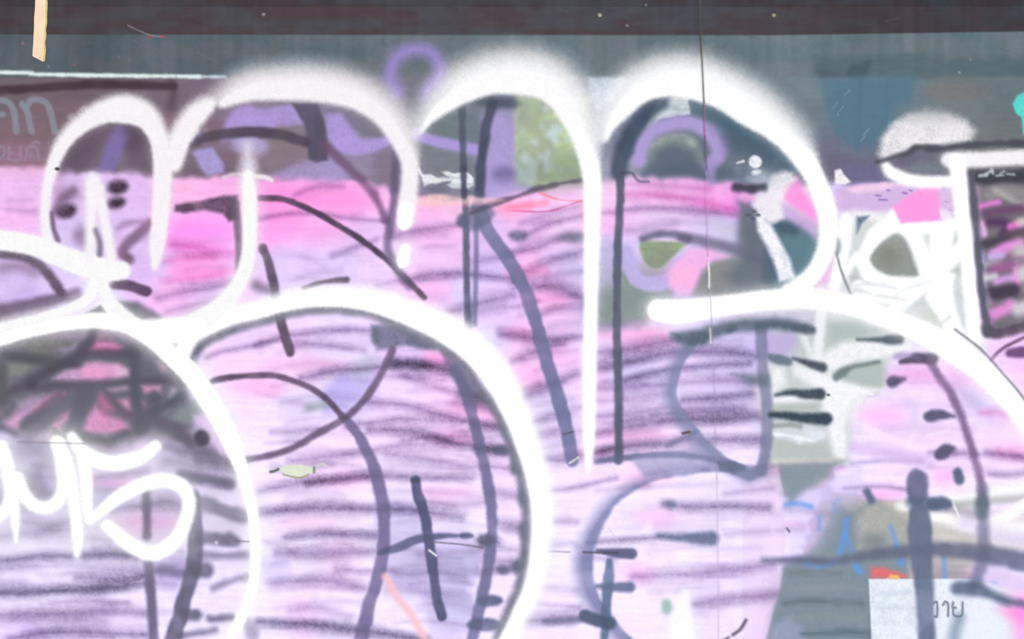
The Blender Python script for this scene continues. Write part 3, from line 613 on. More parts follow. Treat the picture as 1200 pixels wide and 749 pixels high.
for x, y, a in [(1148,206,-30),(1156,204,-60),(1164,203,-100),(1172,204,-60),(1180,204,-20),(1168,206,30)]:
    S('white_splash', (200,212,214), [(x, y), (x + 9 * math.cos(math.radians(a)), y - 7 * abs(math.sin(math.radians(a))) + 3)], w=3.4, s=1.5, wob=1, op=.8)

# white-grey drips left of the pink on the right
F('grey_board_patch', (196,204,200), [(903,384),(1000,372),(1062,396),(1040,420),(1036,456),(1000,462),(994,545),(906,548),(900,470)], s=6, op=.8, wob=2)
F('grey_board_patch', (176,188,182), [(970,378),(1006,374),(1036,388),(1010,396),(976,402)], s=6, op=.85, wob=2, own=False)
F('white_paint_field', (244,246,246), [(966,414),(985,402),(1020,398),(1064,402),(1070,410),(1030,420),(1000,424),(972,436),(960,430)], s=5, op=.95, wob=2)
F('white_paint_field', (250,251,252), [(930,424),(960,434),(990,446),(1034,456),(1000,470),(992,500),(994,545),(980,545),(970,500),(962,470),(905,474),(904,466),(960,456),(930,440)], s=5, op=.9, wob=2)
F('white_paint_field', (246,248,248), [(904,430),(918,432),(922,450),(904,462)], s=5, op=.9, wob=1)
F('grey_board_patch', (178,188,182), [(984,438),(1004,426),(1034,424),(1034,454),(1010,452),(990,446)], s=4, op=.85, wob=2)
F('grey_board_patch', (182,190,184), [(905,474),(960,472),(958,482),(905,484)], s=4, op=.8, wob=1.5, own=False)
F('grey_board_patch', (186,193,188), [(905,518),(966,520),(976,536),(908,538)], s=5, op=.8, wob=1.5, own=False)
S('grey_smear', (222,218,206), [(908,540),(940,541),(985,540)], w=5, s=3, op=.8, own=False)
F('lilac_paint_patch', (194,178,216), [(896,392),(930,388),(934,400),(924,416),(902,420),(896,412)], s=5, op=.8)
S('white_drip', (240,243,244), [(962,368),(960,395),(958,420)], w=12, s=3, op=.95)
S('white_drip', (236,240,240), [(940,390),(948,410),(953,424)], w=8, s=3, op=.85)
F('white_splash', (226,232,236), [(906,500),(930,502),(950,500),(968,506),(966,514),(940,520),(920,516),(906,508)], s=2.5, wob=3, streak=.4)
S('white_splash', (244,246,248), [(906,508),(930,512),(948,516)], w=3, s=1.4, wob=2)
S('grey_smear', (150,158,156), [(906,500),(925,498),(938,500)], w=5, s=2, wob=1, op=.8, own=False)
S('white_splash', (250,250,250), [(972,458),(1000,457),(1022,462)], w=2.5, s=1.2, wob=1)
S('white_splash', (250,250,250), [(975,464),(1000,466)], w=2, s=1.2, wob=1)
S('white_smear', (250,238,246), [(1012,500),(1040,512),(1072,526)], w=7, s=3, op=.7)
S('white_smear', (250,240,248), [(1078,490),(1066,520)], w=7, s=4, op=.5)
S('white_smear', (250,240,248), [(1088,510),(1112,504)], w=3, s=2, op=.6)
S('lilac_paint_patch', (208,186,222), [(1000,525),(1040,530),(1090,544)], w=12, s=6, op=.6)
S('lilac_paint_patch', (216,206,226), [(1070,478),(1074,500)], w=12, s=6, op=.5, own=False)

# lower right: grey board, shapes
F('grey_board_patch', (142,153,160), [(916,545),(990,540),(965,556),(940,580),(926,596),(920,580)], s=6, wob=2)
F('grey_board_patch', (136,147,156), [(974,600),(984,592),(1000,604),(1014,590),(1030,588),(1050,600),(1064,610),(1064,680),(1018,690),(1018,765),(896,765),(905,720),(915,690),(918,665),(940,655),(956,640),(966,620)], s=3.5, wob=2, op=.9)
F('beige_patch', (186,184,174), [(1014,592),(1040,588),(1064,598),(1066,640),(1030,640),(1006,644),(1004,610)], s=7, wob=2, op=.75)
E('grey_smear', (120,130,138), 1025, 634, 14, 9, s=7, op=.7, own=False)
F('lilac_paint_patch', (196,194,222), [(905,735),(925,722),(940,735),(950,765),(900,765)], s=5, op=.35, own=False)
for y, x0, x1, c in [(706,920,1010,(100,114,122)),(742,940,1020,(84,104,116)),(690,925,1010,(150,158,160)),(724,930,1012,(146,154,156)),(672,926,985,(118,128,132))]:
    S('grey_smear', c, [(x0, y), ((x0 + x1) / 2, y - 1), (x1, y)], w=6, s=4, op=.75, wob=2.5, streak=.5, own=False)
F('lilac_paint_patch', (208,198,226), [(921,592),(960,578),(1000,560),(1012,574),(985,598),(962,640),(942,654),(921,650)], s=10, op=.45, own=False)
BL = (112,156,220)
for pts, w_, o in [([(922,591),(936,590),(950,594)],7,.85),([(944,660),(958,664),(970,662),(980,658)],4,.9),([(984,648),(990,628),(992,610)],7,.9),([(990,625),(998,645)],6,.7),([(1003,663),(1008,670)],8,.9),([(1044,618),(1048,630),(1051,642)],5,.85),
                  ([(1055,656),(1056,660)],8,.85),([(1106,654),(1107,680)],5,.75),([(1146,678),(1156,684),(1166,684)],5,.85),([(960,606),(960,620)],6,.6),([(980,600),(978,590),(982,586)],5,.4)]:
    S('blue_marker_line', (118,158,214), pts, w=w_ * .9, s=3.4, op=o * .9, wob=.6)
for i, (pts, c) in enumerate([([(1021,665),(1036,665),(1062,674),(1062,678),(1021,678)],(224,104,112))]):
    F('red_sticker', (212,128,130), pts, s=2.8, wob=1, label='small torn red sticker just above the white paper notice', role='thing:sticker')
F('red_sticker_yellow', (232,196,120), [(1040,678),(1044,673),(1054,675),(1054,679)], s=1.5, own=False)
F('paper_notice', (236,242,246), [(1018,678.5),(1140,678.5),(1190,690),(1192,765),(1022,765)], s=.9, wob=.3, g=.1, label='white paper notice with Thai lettering, crossed by a slate painted bar', role='thing:notice')
for y, o in [(694,.3),(712,.22),(728,.15)]:
    S('notice_smudge', (176,190,200), [(1024,y),(1060,y),(1090,y)], w=8, s=4, op=o, wob=3, streak=.5, own=False)
for pts in [[(1094,707),(1098,706),(1098,722),(1095,722)], [(1105,709),(1108,705),(1111,709),(1111,722)], [(1117,706),(1116,712),(1120,712),(1117,714),(1118,721),(1127,721),(1128,706)]]:
    S('printed_letter', (110,118,132), pts, w=2.4, s=1.0, op=.95, g=.1, role='notice')
F('lilac_paint_patch', (222,206,232), [(1150,660),(1170,662),(1200,676),(1215,690),(1215,700),(1150,684)], s=7, op=.8)
F('pink_paint_patch', (238,190,226), [(1176,700),(1215,690),(1215,765),(1190,765),(1184,725),(1168,714)], s=9, op=.85)
E('pink_bloom', (252,164,220), 1198, 718, 16, 12, s=9, op=.8, own=False)
S('white_spray_line', (250,251,250), [(1102,588),(1130,586),(1160,578),(1220,570)], w=14, s=4, wob=1)
S('grey_paint_patch', (178,182,178), [(1120,592),(1150,588),(1200,584)], w=9, s=4, op=.75)
S('white_spray_line', (252,252,250), [(1088,604),(1110,608),(1135,616),(1160,618),(1215,620)], w=15, s=4, wob=1)
S('white_spray_line', (252,252,250), [(1155,616),(1180,604),(1210,586)], w=14, s=3, wob=1)
S('grey_paint_patch', (160,160,160), [(1092,590),(1120,596),(1145,604)], w=12, s=5, op=.6)
S('lilac_paint_patch', (226,216,236), [(1130,612),(1170,626),(1210,634)], w=18, s=8, op=.7)
E('white_spray_line', (244,244,240), 1060, 593, 11, 6, s=4)
S('white_scratch', (246,246,246), [(1116,588),(1124,606)], w=2.6, s=1.2)

# ---------------------------------------------------------------- dark strokes of the older lettering
DK, DB, GB = (84,70,88), (78,58,78), (128,124,148)
F('dark_bar', (88,82,102), [(343,122),(372,120),(380,140),(384,170),(384,188),(370,191),(362,186),(358,150)], s=2.4, wob=1)
S('dark_spray_arc', (86,76,92), [(224,168),(244,160),(270,156),(300,155),(330,158),(358,166)], w=12, s=2.4)
S('dark_spray_arc', (122,88,116), [(380,170),(401,190),(422,210),(440,232),(452,258)], w=10, s=3.5, op=.85, g=.8, wob=1)
S('dark_spray_arc', (84,62,80), [(305,232),(333,234),(366,247),(396,264),(422,280),(447,299),(467,318),(497,349)], w=7, s=1.6, label='thin dark arc crossing the pink field')
S('dark_bar', (108,90,116), [(464,180),(463,230),(458,262),(455,292),(470,322),(480,335)], w=11, s=3, op=.9)
S('dark_bar', (92,92,108), [(541,122),(543,190),(546,260),(547,330),(549,385)], w=8, s=1.8, op=.95, label='dark vertical bar crossing from grey into pink')
S('dark_bar', (82,80,96), [(577,122),(570,150),(564,190),(562,228)], w=12, s=2.2)
S('dark_bar', (116,112,138), [(558,250),(558,310),(556,380)], w=6, s=2, op=.8)
S('dark_bar', (120,118,144), [(560,242),(572,270),(590,296),(604,318),(620,352),(640,420),(660,485),(671,540)], w=16, s=1.8, op=.93, label='long grey diagonal bar beside the white upright')
E('dark_spray_patch', (92,90,112), 542, 258, 7, 8, s=3)
F('dark_spray_patch', (104,104,126), [(536,262),(552,240),(572,238),(580,250),(574,262),(556,270),(544,270)], s=3, op=.8)
S('black_spray_line', (96,88,108), [(552,250),(575,240),(600,232),(638,219),(682,211)], w=6, s=2, wob=1.2, op=.9)
F('dark_spray_patch', (74,76,88), [(553,120),(575,112),(602,112),(612,122),(604,128),(572,126)], s=4, op=.8)
F('peach_patch', (246,208,206), [(482,236),(505,228),(530,222),(560,232),(590,234),(560,240),(500,242)], s=3, wob=1.5, op=.8, streak=.3)
F('white_splash', (236,240,244), [(496,206),(505,204),(525,208),(518,202),(526,201),(538,203),(546,202),(556,208),(557,218),(548,222),(530,221),(520,217),(528,213),(508,216),(497,218)], s=1.3, wob=2.6, streak=.3)
S('white_splash', (232,234,244), [(491,199),(495,206)], w=3, s=1.2)
F('dark_spray_patch', (112,110,128), [(498,221),(520,214),(526,214),(518,220),(540,224),(560,226),(540,231),(505,226)], s=2, op=.75, wob=1.2)
S('dark_bar', (88,82,98), [(543,196),(544,230)], w=7, s=1.6, own=False)
S('dark_bar', (92,80,98), [(308,291),(314,306),(320,330),(329,375),(340,413)], w=11, s=1.8)
E('dark_bar', (88,74,96), 308, 294, 5, 5, s=1.5, own=False)
S('dark_spray_arc', (92,78,98), [(356,338),(370,333),(384,330),(406,328,8)], w=5, s=1.8)
S('dark_spray_arc', (112,104,122), [(300,334),(306,338),(316,340)], w=12, s=5, op=.8)
# fourth-letter stroke and long upright
S('dark_bar', (74,82,98), [(774,119),(756,134),(740,156),(729,182),(726,200)], w=20, s=4, op=.92)
S('dark_bar', (98,96,112), [(727,200),(727,230),(724,290),(723,340),(723,400),(725,470),(725,540)], w=9.5, s=1.8, label='dark upright bar beside the long white upright')
S('dark_spray_arc', (80,82,96), [(729,203),(740,203),(748,212),(760,213)], w=3, s=1.5, op=.8)
S('grey_spray_arc', (140,138,160), [(812,398),(795,424),(786,456),(792,480),(812,508),(842,538),(876,557),(893,552)], w=15, s=2, op=.9, sr=7, fade=False, label='translucent grey loop beside the panel joint')
S('grey_spray_arc', (132,128,148), [(892,384),(893,420),(898,470),(898,520),(892,552)], w=13, s=2.4, op=.88)
F('grey_spray_arc', (132,130,152), [(840,534),(868,545),(896,546),(894,558),(878,564),(858,556)], s=2.5, op=.85)
S('dark_spray_arc', (112,108,132), [(699,541),(727,537),(777,533),(815,535),(850,542),(870,548)], w=7, s=2, op=.9)
F('grey_spray_arc', (150,146,170), [(740,538),(780,528),(820,524),(850,538),(872,549),(850,553),(800,552),(756,560)], s=3, op=.62, wob=1)
F('dark_spray_patch', (100,108,116), [(858,438),(900,440),(902,452),(878,450)], s=5, op=.8)
S('dark_spray_arc', (124,120,144), [(782,522),(804,512),(815,506)], w=6, s=2, op=.6)
F('dark_spray_patch', (92,100,110), [(786,390),(812,386),(835,380),(868,374),(920,372),(950,382),(944,390),(905,386),(868,389),(836,395),(826,404),(806,406),(790,400)], s=4.5, wob=1.5)
S('grey_spray_arc', (130,128,154), [(855,550,5),(828,551,6),(790,555,8),(756,564,9),(722,585,11),(700,614,14),(686,645,20),(686,680,20),(696,706,18),(712,728,16),(736,755,16),(800,800,18),(870,810,16)], w=14, s=2.2, op=.9, sr=9, fade=False, label='large grey crescent hazy on its outer side')
F('dark_spray_patch', (110,112,130), [(838,540),(860,542),(872,549),(860,556),(844,552)], s=2, op=.9)
# centre letter
S('dark_contour', (88,84,98), [(222,424),(232,408),(256,392),(300,378),(340,367),(376,362),(414,364),(452,374),(484,390),(516,404),(546,430),(566,460),(584,486),(600,524),(611,562),(617,600),(616,640),(610,682),(598,712),(582,752)], w=11, s=4, label='dark line lining the inside of the tall white curve')
F('dark_spray_patch', (100,98,114), [(434,380),(460,380),(490,390),(520,404),(508,410),(492,408),(476,404),(460,408),(442,410),(436,400)], s=3.5, wob=1.5, op=.9)
F('dark_spray_patch', (96,92,110), [(516,408),(540,424),(556,448),(570,468),(560,472),(545,458),(528,440)], s=4, op=.7)
S('dark_bar', (120,112,138), [(536,432),(551,476),(561,517),(571,562),(576,597),(576,635),(569,681),(561,716),(552,755),(530,810)], w=13, s=2, op=.93, label='grey bar running parallel to the tall white curve')
S('dark_spray_arc', (94,78,100), [(238,452),(252,446),(272,442),(300,440),(325,441),(356,451),(381,466),(401,488)], w=7, s=1.7)
S('dark_bar', (122,108,136), [(401,487,9),(419,509,12),(434,537,14),(442,562,15),(449,597,15),(450,635,14),(444,673,15),(432,711,16),(421,755,17),(395,820,17)], w=15, s=2, op=.92, label='long curved grey bar in the pink centre')
S('dark_spray_arc', (104,90,114), [(460,410),(452,428),(440,450),(422,474),(401,492),(371,509),(338,527),(300,537),(268,541)], w=8.5, s=2, op=.92)
S('dark_bar', (96,90,118), [(488,566),(490,580),(498,605),(505,650),(512,700),(518,722)], w=12, s=1.6, label='short dark upright of the cross shape')
E('dark_bar', (86,80,102), 487, 562, 6, 4.5, s=1.5)
S('dark_bar', (100,96,122), [(445,648,6),(465,642,10),(490,632,10),(520,628,7),(535,628,5)], w=9, s=1.8)
E('dark_spray_patch', (96,92,118), 546, 628, 9, 4, s=1.8)
S('black_scratch', (112,106,122), [(505,635),(540,638),(566,642)], w=1.5, s=1.2)
S('white_scratch', (240,238,240), [(503,645),(511,651)], w=2.2, s=1)
S('peach_stroke', (244,204,208), [(452,676),(464,698),(480,718),(498,749)], w=9, s=3, op=.85)
for x, y, rx, ry in [(574,704,15,7),(567,732,20,8)]:
    E('dark_blob', (106,104,128), x, y, rx, ry, s=2.5, wob=.8)
for x, y, rx, ry, r in [(590,668,8,5,0),(576,468,11,6,0),(588,528,10,6,0),(570,633,9,7,0)]:
    E('dark_blob', (100,96,116), x, y, rx, ry, s=3, op=.85)
# middle right blobs
S('dark_comet', (110,112,134), [(772,628,5),(798,630,10),(820,631,15),(834,631,17)], s=3.6, op=.9, mist=.1)
E('dark_blob', (112,116,132), 786, 591, 7, 5, s=4, op=.9)
S('dark_comet', (104,98,124), [(700,645,4),(720,648,11),(740,649,13)], s=2, op=.95)
S('black_scratch', (82,76,96), [(684,647),(705,648),(724,648)], w=2, s=1.3)
S('black_scratch', (102,98,112), [(640,646),(668,647)], w=1.2, s=1.1, op=.7)
S('dark_bar', (112,118,140), [(714,658,8),(713,680,13),(711,705,12),(708,755,9)], w=11, s=2)
S('dark_comet', (112,114,138), [(700,687,5),(718,688,10),(738,688,13)], s=2.6, op=.92)
S('dark_spray_arc', (92,98,116), [(686,722),(700,727),(714,731)], w=15, s=2.4)
S('dark_spray_arc', (112,108,128), [(640,728),(665,727),(690,725)], w=8, s=3.5, op=.7)
S('black_scratch', (114,106,126), [(874,727),(868,737),(859,744)], w=4, s=1.5)
S('black_scratch', (122,114,132), [(854,747),(848,750)], w=3, s=1.5)
S('white_scratch', (210,205,218), [(713,619),(720,628),(726,636)], w=1.4, s=.8, op=.7)
S('white_blob', (252,252,253), [(803,696,9),(801,712,18),(798,730,28),(802,760,34)], w=18, s=5, label='soft white paint blob beside a pale green dot')
E('grey_smear', (172,192,188), 781, 711, 6, 9, s=3.5)
# lower left
S('dark_bar', (110,104,122), [(171,574),(172,600),(172,628)], w=10, s=3)
S('dark_bar', (114,106,130), [(174,660),(177,700),(181,755)], w=11, s=2.6)
S('dark_bar', (104,102,122), [(228,580,12),(229,620,16),(227,660,18),(217,700,18),(200,755,18),(170,810,16)], w=16, s=2.2, label='dark curved bar inside the white circle')
for pts, w_, o in [([(230,588),(255,596),(286,606)],17,.85),([(236,631),(260,632),(276,634)],14,.95),([(236,650),(262,651),(288,650)],9,.7),([(228,668),(242,668)],17,.95),([(250,690),(268,682),(290,676)],8,.6),([(216,720),(229,720)],14,.95),([(246,726),(262,725),(272,724)],8,.9),([(214,744),(235,742),(252,738)],8,.75),([(214,556),(244,562),(272,567)],11,.85),([(232,540),(262,545),(280,552)],8,.5),([(288,728),(296,745)],14,.5),([(190,668),(214,672)],12,.5)]:
    S('dark_band', (106,103,122), pts, w=w_, s=3.6, op=o, wob=1)
for x, y, rx, ry in [(603,545,6,12),(612,583,6,12),(613,622,6,10),(596,508,9,8),(606,664,7,9)]:
    E('dark_blob', (98,96,112), x, y, rx, ry, s=4, op=.85)
E('fleck', (240,240,240), 253.5, 636, 1.6, 1.6, s=.8, own=False)
S('black_scratch', (102,98,112), [(276,634),(294,635)], w=1.4, s=1.1)

# right side marks
MK = (80,68,86)
for pts, c in [([(1005,398,3),(1030,398,6),(1042,398,11),(1054,398,11)],(86,90,96)),([(1056,424,5),(1068,422,9),(1076,420,13),(1094,420,12)],MK),([(930,420,3),(944,425,7),(954,428,10),(964,431,11)],(80,82,92)),([(909,463,2),(928,460,7),(944,462,10),(961,462,13)],(70,74,84)),([(903,486,6),(920,487,8),(944,490,11),(968,491,15)],(62,68,80)),
    ([(1060,444,4),(1049,447,12),(1045,448,12)],(98,86,108)),([(1118,488,4),(1100,486,12),(1090,488,13),(1085,489,5)],(96,88,112)),([(1116,526,8),(1108,528,15),(1102,533,14),(1098,536,4)],(100,88,110)),([(1183,414,10),(1195,413,13),(1215,412,13)],(118,78,118)),([(1122,554,11),(1124,562,12)],(98,102,122)),([(1112,591,8),(1103,589,14),(1092,590,14)],(104,108,126)),([(1016,576,9),(1021,586,9)],(104,110,126)),
    ([(980,442,9),(988,436,10),(1000,430,5),(1030,424,3)],(120,126,126)),([(903,419,9),(912,421,11),(924,424,9)],(112,120,130)),([(932,384,8),(944,386,10),(952,387,9)],(92,96,108))]:
    S('dark_comet', c, pts, s=2.6, wob=.8, op=.95, mist=.05)
E('fleck', (70,74,82), 971, 463, 1.8, 1.5, s=.8, own=False)
S('dark_tail', (150,130,160), [(1050,418),(1062,416),(1076,420)], w=6, s=3, op=.6, wob=1)
F('grey_paint_patch', (196,188,214), [(1118,452),(1140,458),(1156,474),(1146,480),(1126,470)], s=6, op=.7)
F('pink_paint_patch', (226,160,206), [(1062,428),(1090,430),(1096,446),(1070,450),(1056,440)], s=8, op=.5)
F('pink_paint_patch', (216,166,206), [(1110,430),(1140,436),(1146,450),(1120,450)], s=8, op=.5)
S('dark_bar', (122,98,122), [(1090,424),(1102,444),(1116,464),(1127,490),(1137,520),(1148,560),(1152,590)], w=10, s=3, op=.88, g=.8)
S('dark_bar', (122,116,134), [(1151,575),(1152,620),(1150,660),(1140,690)], w=14, s=4, op=.75)
E('dark_blob', (108,118,122), 1150, 595, 8, 14, s=4, op=.8)
S('dark_spray_arc', (112,110,128), [(895,657,7),(940,656,8),(976,658,9),(1010,652,11),(1040,648,14),(1090,644,16),(1130,646,18),(1170,652,22),(1215,660,24),(1300,664,22)], w=12, s=4, op=.92, label='dark horizontal bar of the cross above the paper notice')
S('dark_bar', (108,104,126), [(1075,562),(1076,580)], w=24, s=2.6)
S('dark_spray_arc', (104,110,128), [(1068,588),(1090,592),(1108,592)], w=13, s=4, op=.85)
S('dark_bar', (116,118,136), [(1077,602,24),(1078,620,28),(1079,650,26),(1083,690,22),(1086,755,20),(1090,850,18)], w=24, s=2.6, label='thick slate upright of the cross over the paper notice')
S('dark_spray_arc', (100,104,122), [(1122,690,16),(1142,690,18),(1160,697,12),(1180,704,10),(1215,712,10)], w=14, s=4, op=.92)
S('dark_spray_arc', (128,136,148), [(1124,725),(1118,745),(1116,760)], w=14, s=6, op=.8)
S('black_spray_line', (110,86,108), [(1161,422),(1176,408),(1215,388)], w=4, s=1.6)
S('black_spray_line', (92,82,94), [(1152,386),(1170,390),(1215,380)], w=13, s=3)

# ---------------------------------------------------------------- inside the left circle: heavy dark scribble with pink gaps
F('dark_scribble', (104,103,116), [(-30,420),(10,400),(60,390),(115,386),(150,394),(180,416),(210,448),(235,482),(250,512),(205,514),(190,502),(160,512),(110,512),(60,505),(20,500),(-30,505)], s=10, op=.92, wob=2, label='dense dark scribble inside the white circle')
for poly, c in [([(52,394),(80,390),(112,392),(104,398),(80,400),(60,404)],(150,128,160)),([(24,404),(60,396),(90,400),(70,410),(40,416)],(118,120,112)),([(8,426),(30,424),(42,428),(24,440),(10,442)],(134,142,130)),([(68,410),(90,402),(88,410),(76,414)],(160,148,184)),
   ([(101,408),(112,400),(130,400),(142,406),(140,412),(104,412)],(252,138,196)),([(112,388),(124,390),(130,396),(112,400)],(170,118,150)),([(62,444),(76,434),(98,428),(110,424),(140,428),(152,434),(152,441),(130,446),(96,448)],(240,182,226)),([(92,430),(110,426),(140,430),(140,444),(100,447)],(255,166,218)),
   ([(136,430),(152,432),(151,442),(136,444)],(244,200,226)),([(166,452),(188,452),(189,462),(170,460)],(255,168,212)),([(202,456),(210,456),(204,464),(199,467)],(206,196,216)),([(5,494),(30,470),(56,464),(74,462),(60,474),(30,490),(20,504)],(206,160,200)),([(48,472),(66,460),(74,462),(60,474),(38,484)],(226,120,160)),([(6,494),(26,486),(20,502),(10,502)],(248,170,222)),
   ([(60,500),(70,490),(82,482),(80,492),(70,504)],(250,158,212)),([(94,508),(102,490),(112,476),(122,486),(140,492),(158,504),(130,508)],(252,156,212)),([(114,474),(118,462),(128,466),(134,480),(122,486)],(196,110,152)),([(138,470),(154,468),(158,486),(144,478)],(240,166,208)),([(168,472),(178,472),(178,482),(170,484)],(220,140,186)),
   ([(195,495),(212,478),(228,470),(240,482),(238,492),(215,496)],(136,152,150)),([(225,486),(240,484),(256,500),(268,524),(272,545),(248,530),(228,516)],(216,190,226)),([(212,506),(226,502),(240,514),(240,526),(225,524),(214,516)],(190,170,200)),([(186,424),(196,428),(200,436),(190,434)],(220,170,206)),([(128,456),(150,452),(152,455),(130,459)],(206,170,196)),
   ([(20,470),(50,462),(46,470),(24,484)],(170,150,180)),([(38,512),(60,504),(62,520),(40,520)],(226,196,220))]:
    F('pink_gap', tuple(.82 * v + .18 * u for v, u in zip(c, (150,140,160))), poly, s=4.6, wob=1.8, op=.86)
for pts, w_, c in [([(112,386),(100,408),(84,422),(62,432),(38,448)],12,(90,86,102)),([(92,428),(74,426),(60,432)],8,(86,84,98)),([(36,446),(20,454),(-10,470)],11,(94,92,104)),([(6,416),(30,420),(60,424)],12,(92,94,102)),([(20,456),(60,452),(100,450),(150,446),(200,446)],8,(98,92,110)),
   ([(100,414),(130,414),(160,414)],10,(96,88,104)),([(156,412),(158,450),(160,484)],13,(96,96,112)),([(100,455),(92,478),(86,505)],18,(104,102,118)),([(70,464),(50,480),(28,498)],12,(110,106,120)),([(128,464),(140,478),(156,490)],9,(116,98,116)),([(182,466),(176,484),(164,500)],18,(96,98,110)),
   ([(216,460),(196,474),(180,484)],9,(94,98,110)),([(178,402),(196,424),(214,450)],14,(104,104,114)),([(186,496),(204,502),(222,518)],14,(104,96,114)),([(-10,496),(4,502),(18,508)],8,(92,84,100)),([(98,512),(125,516),(150,508)],10,(92,92,102)),([(2,430),(2,470)],14,(100,102,108)),([(40,450),(34,454)],5,(80,78,90))]:
    S('black_spray_line', c, pts, w=w_, s=4, op=.9, wob=.8)
E('dark_blob', (82,74,92), 236, 514, 8, 8, s=2.5)
S('dark_spray_arc', (104,98,116), [(180,520),(210,528),(240,532),(268,538)], w=11, s=5, op=.7)
F('grey_smear', (190,186,206), [(10,512),(60,516),(62,540),(20,545)], s=9, op=.5, own=False)
# leaf shape and loops on the left
S('dark_spray_arc', (96,82,100), [(-30,294),(0,297),(30,302),(54,318),(72,344)], w=12, s=3)
S('dark_spray_arc', (104,92,110), [(-30,372),(0,365),(38,357),(70,350),(90,344)], w=15, s=4, op=.9)
S('grey_smear', (140,120,142), [(4,314),(20,312),(40,318)], w=14, s=7, op=.65, g=.9, own=False)
F('dark_spray_patch', (98,96,110), [(134,352),(160,354),(180,364),(196,378),(170,380),(146,368)], s=4)
S('dark_blob', (86,66,90), [(134,333),(152,335),(171,341)], w=13, s=2)
S('dark_spray_arc', (112,86,110), [(176,262),(158,278),(144,294),(150,304)], w=13, s=3.5, op=.92)
for x, y, rx, ry in [(138,219,13,8),(136,238,11,7),(77,247,13,9)]:
    E('dark_blob', (66,50,68), x, y, rx, ry, s=4, rot=-8)
S('dark_spray_arc', (112,86,112), [(62,252),(70,236),(86,224)], w=10, s=4, op=.7)
S('dark_spray_arc', (100,84,104), [(60,250),(62,266),(68,282)], w=6, s=2)
E('dark_spray_patch', (130,110,132), 96, 278, 10, 12, s=6, op=.75)
S('dark_spray_arc', (124,100,126), [(138,268),(150,262),(166,260)], w=7, s=4, op=.5)
F('dark_spray_patch', (120,96,120), [(64,222),(88,218),(96,230),(80,240),(64,236)], s=7, op=.55)
F('dark_bar', (92,72,94), [(204,248),(206,240),(240,235),(262,229),(278,229),(280,256),(268,260),(262,250),(240,246),(220,250)], s=2.6, wob=1.2)
S('dark_bar', (100,80,104), [(276,240),(280,280),(281,320)], w=9, s=2.4)
S('white_splash', (236,228,236), [(262,208),(275,204),(290,205)], w=4, s=2, wob=1, op=.7)
S('white_splash', (236,228,236), [(300,207),(312,208),(318,211)], w=5, s=1.6, wob=1)

F('grey_smear', (150,146,162), [(-20,508),(60,512),(160,512),(250,530),(290,600),(288,640),(220,650),(140,640),(40,640),(-20,640)], s=22, op=.28, own=False)
S('dark_cloud', (106,103,118), [(172,492),(200,506),(224,520),(250,532),(276,542)], w=20, s=9, op=.75, mist=.1)
S('dark_cloud', (104,104,112), [(98,516),(125,522),(152,514),(168,500)], w=15, s=8, op=.75, mist=.1)
S('dark_cloud', (116,112,126), [(196,540),(230,546),(268,552)], w=14, s=9, op=.6, mist=.1)
S('dark_cloud', (128,124,138), [(30,520),(50,534),(44,556)], w=22, s=12, op=.55)
S('dark_cloud', (120,118,130), [(40,572),(56,578)], w=14, s=9, op=.7)
F('lilac_paint_patch', (220,196,228), [(228,490),(242,488),(256,502),(266,520),(272,536),(258,532),(250,520),(240,506)], s=4, op=.85)
E('dark_blob', (82,76,94), 237, 513, 9, 9, s=3)
# richer pigment: the pink and lilac cans are strong colours
lum = RGB.mean(-1, keepdims=True)
kk = (np.interp(GY, [190, 215, 330, 420, 749], [.06, .14, .2, .3, .36]) * np.where((GX < 250) & (GY > 380) & (GY < 520), 0, 1))[..., None] * sm((lum - 95) / 60)
RGB[:] = lum + (RGB - lum) * (1 + kk) + np.array([1.0, .5, 5.0]) * sm((lum - 130) / 60) * sm((GY - 200) / 120)[..., None]
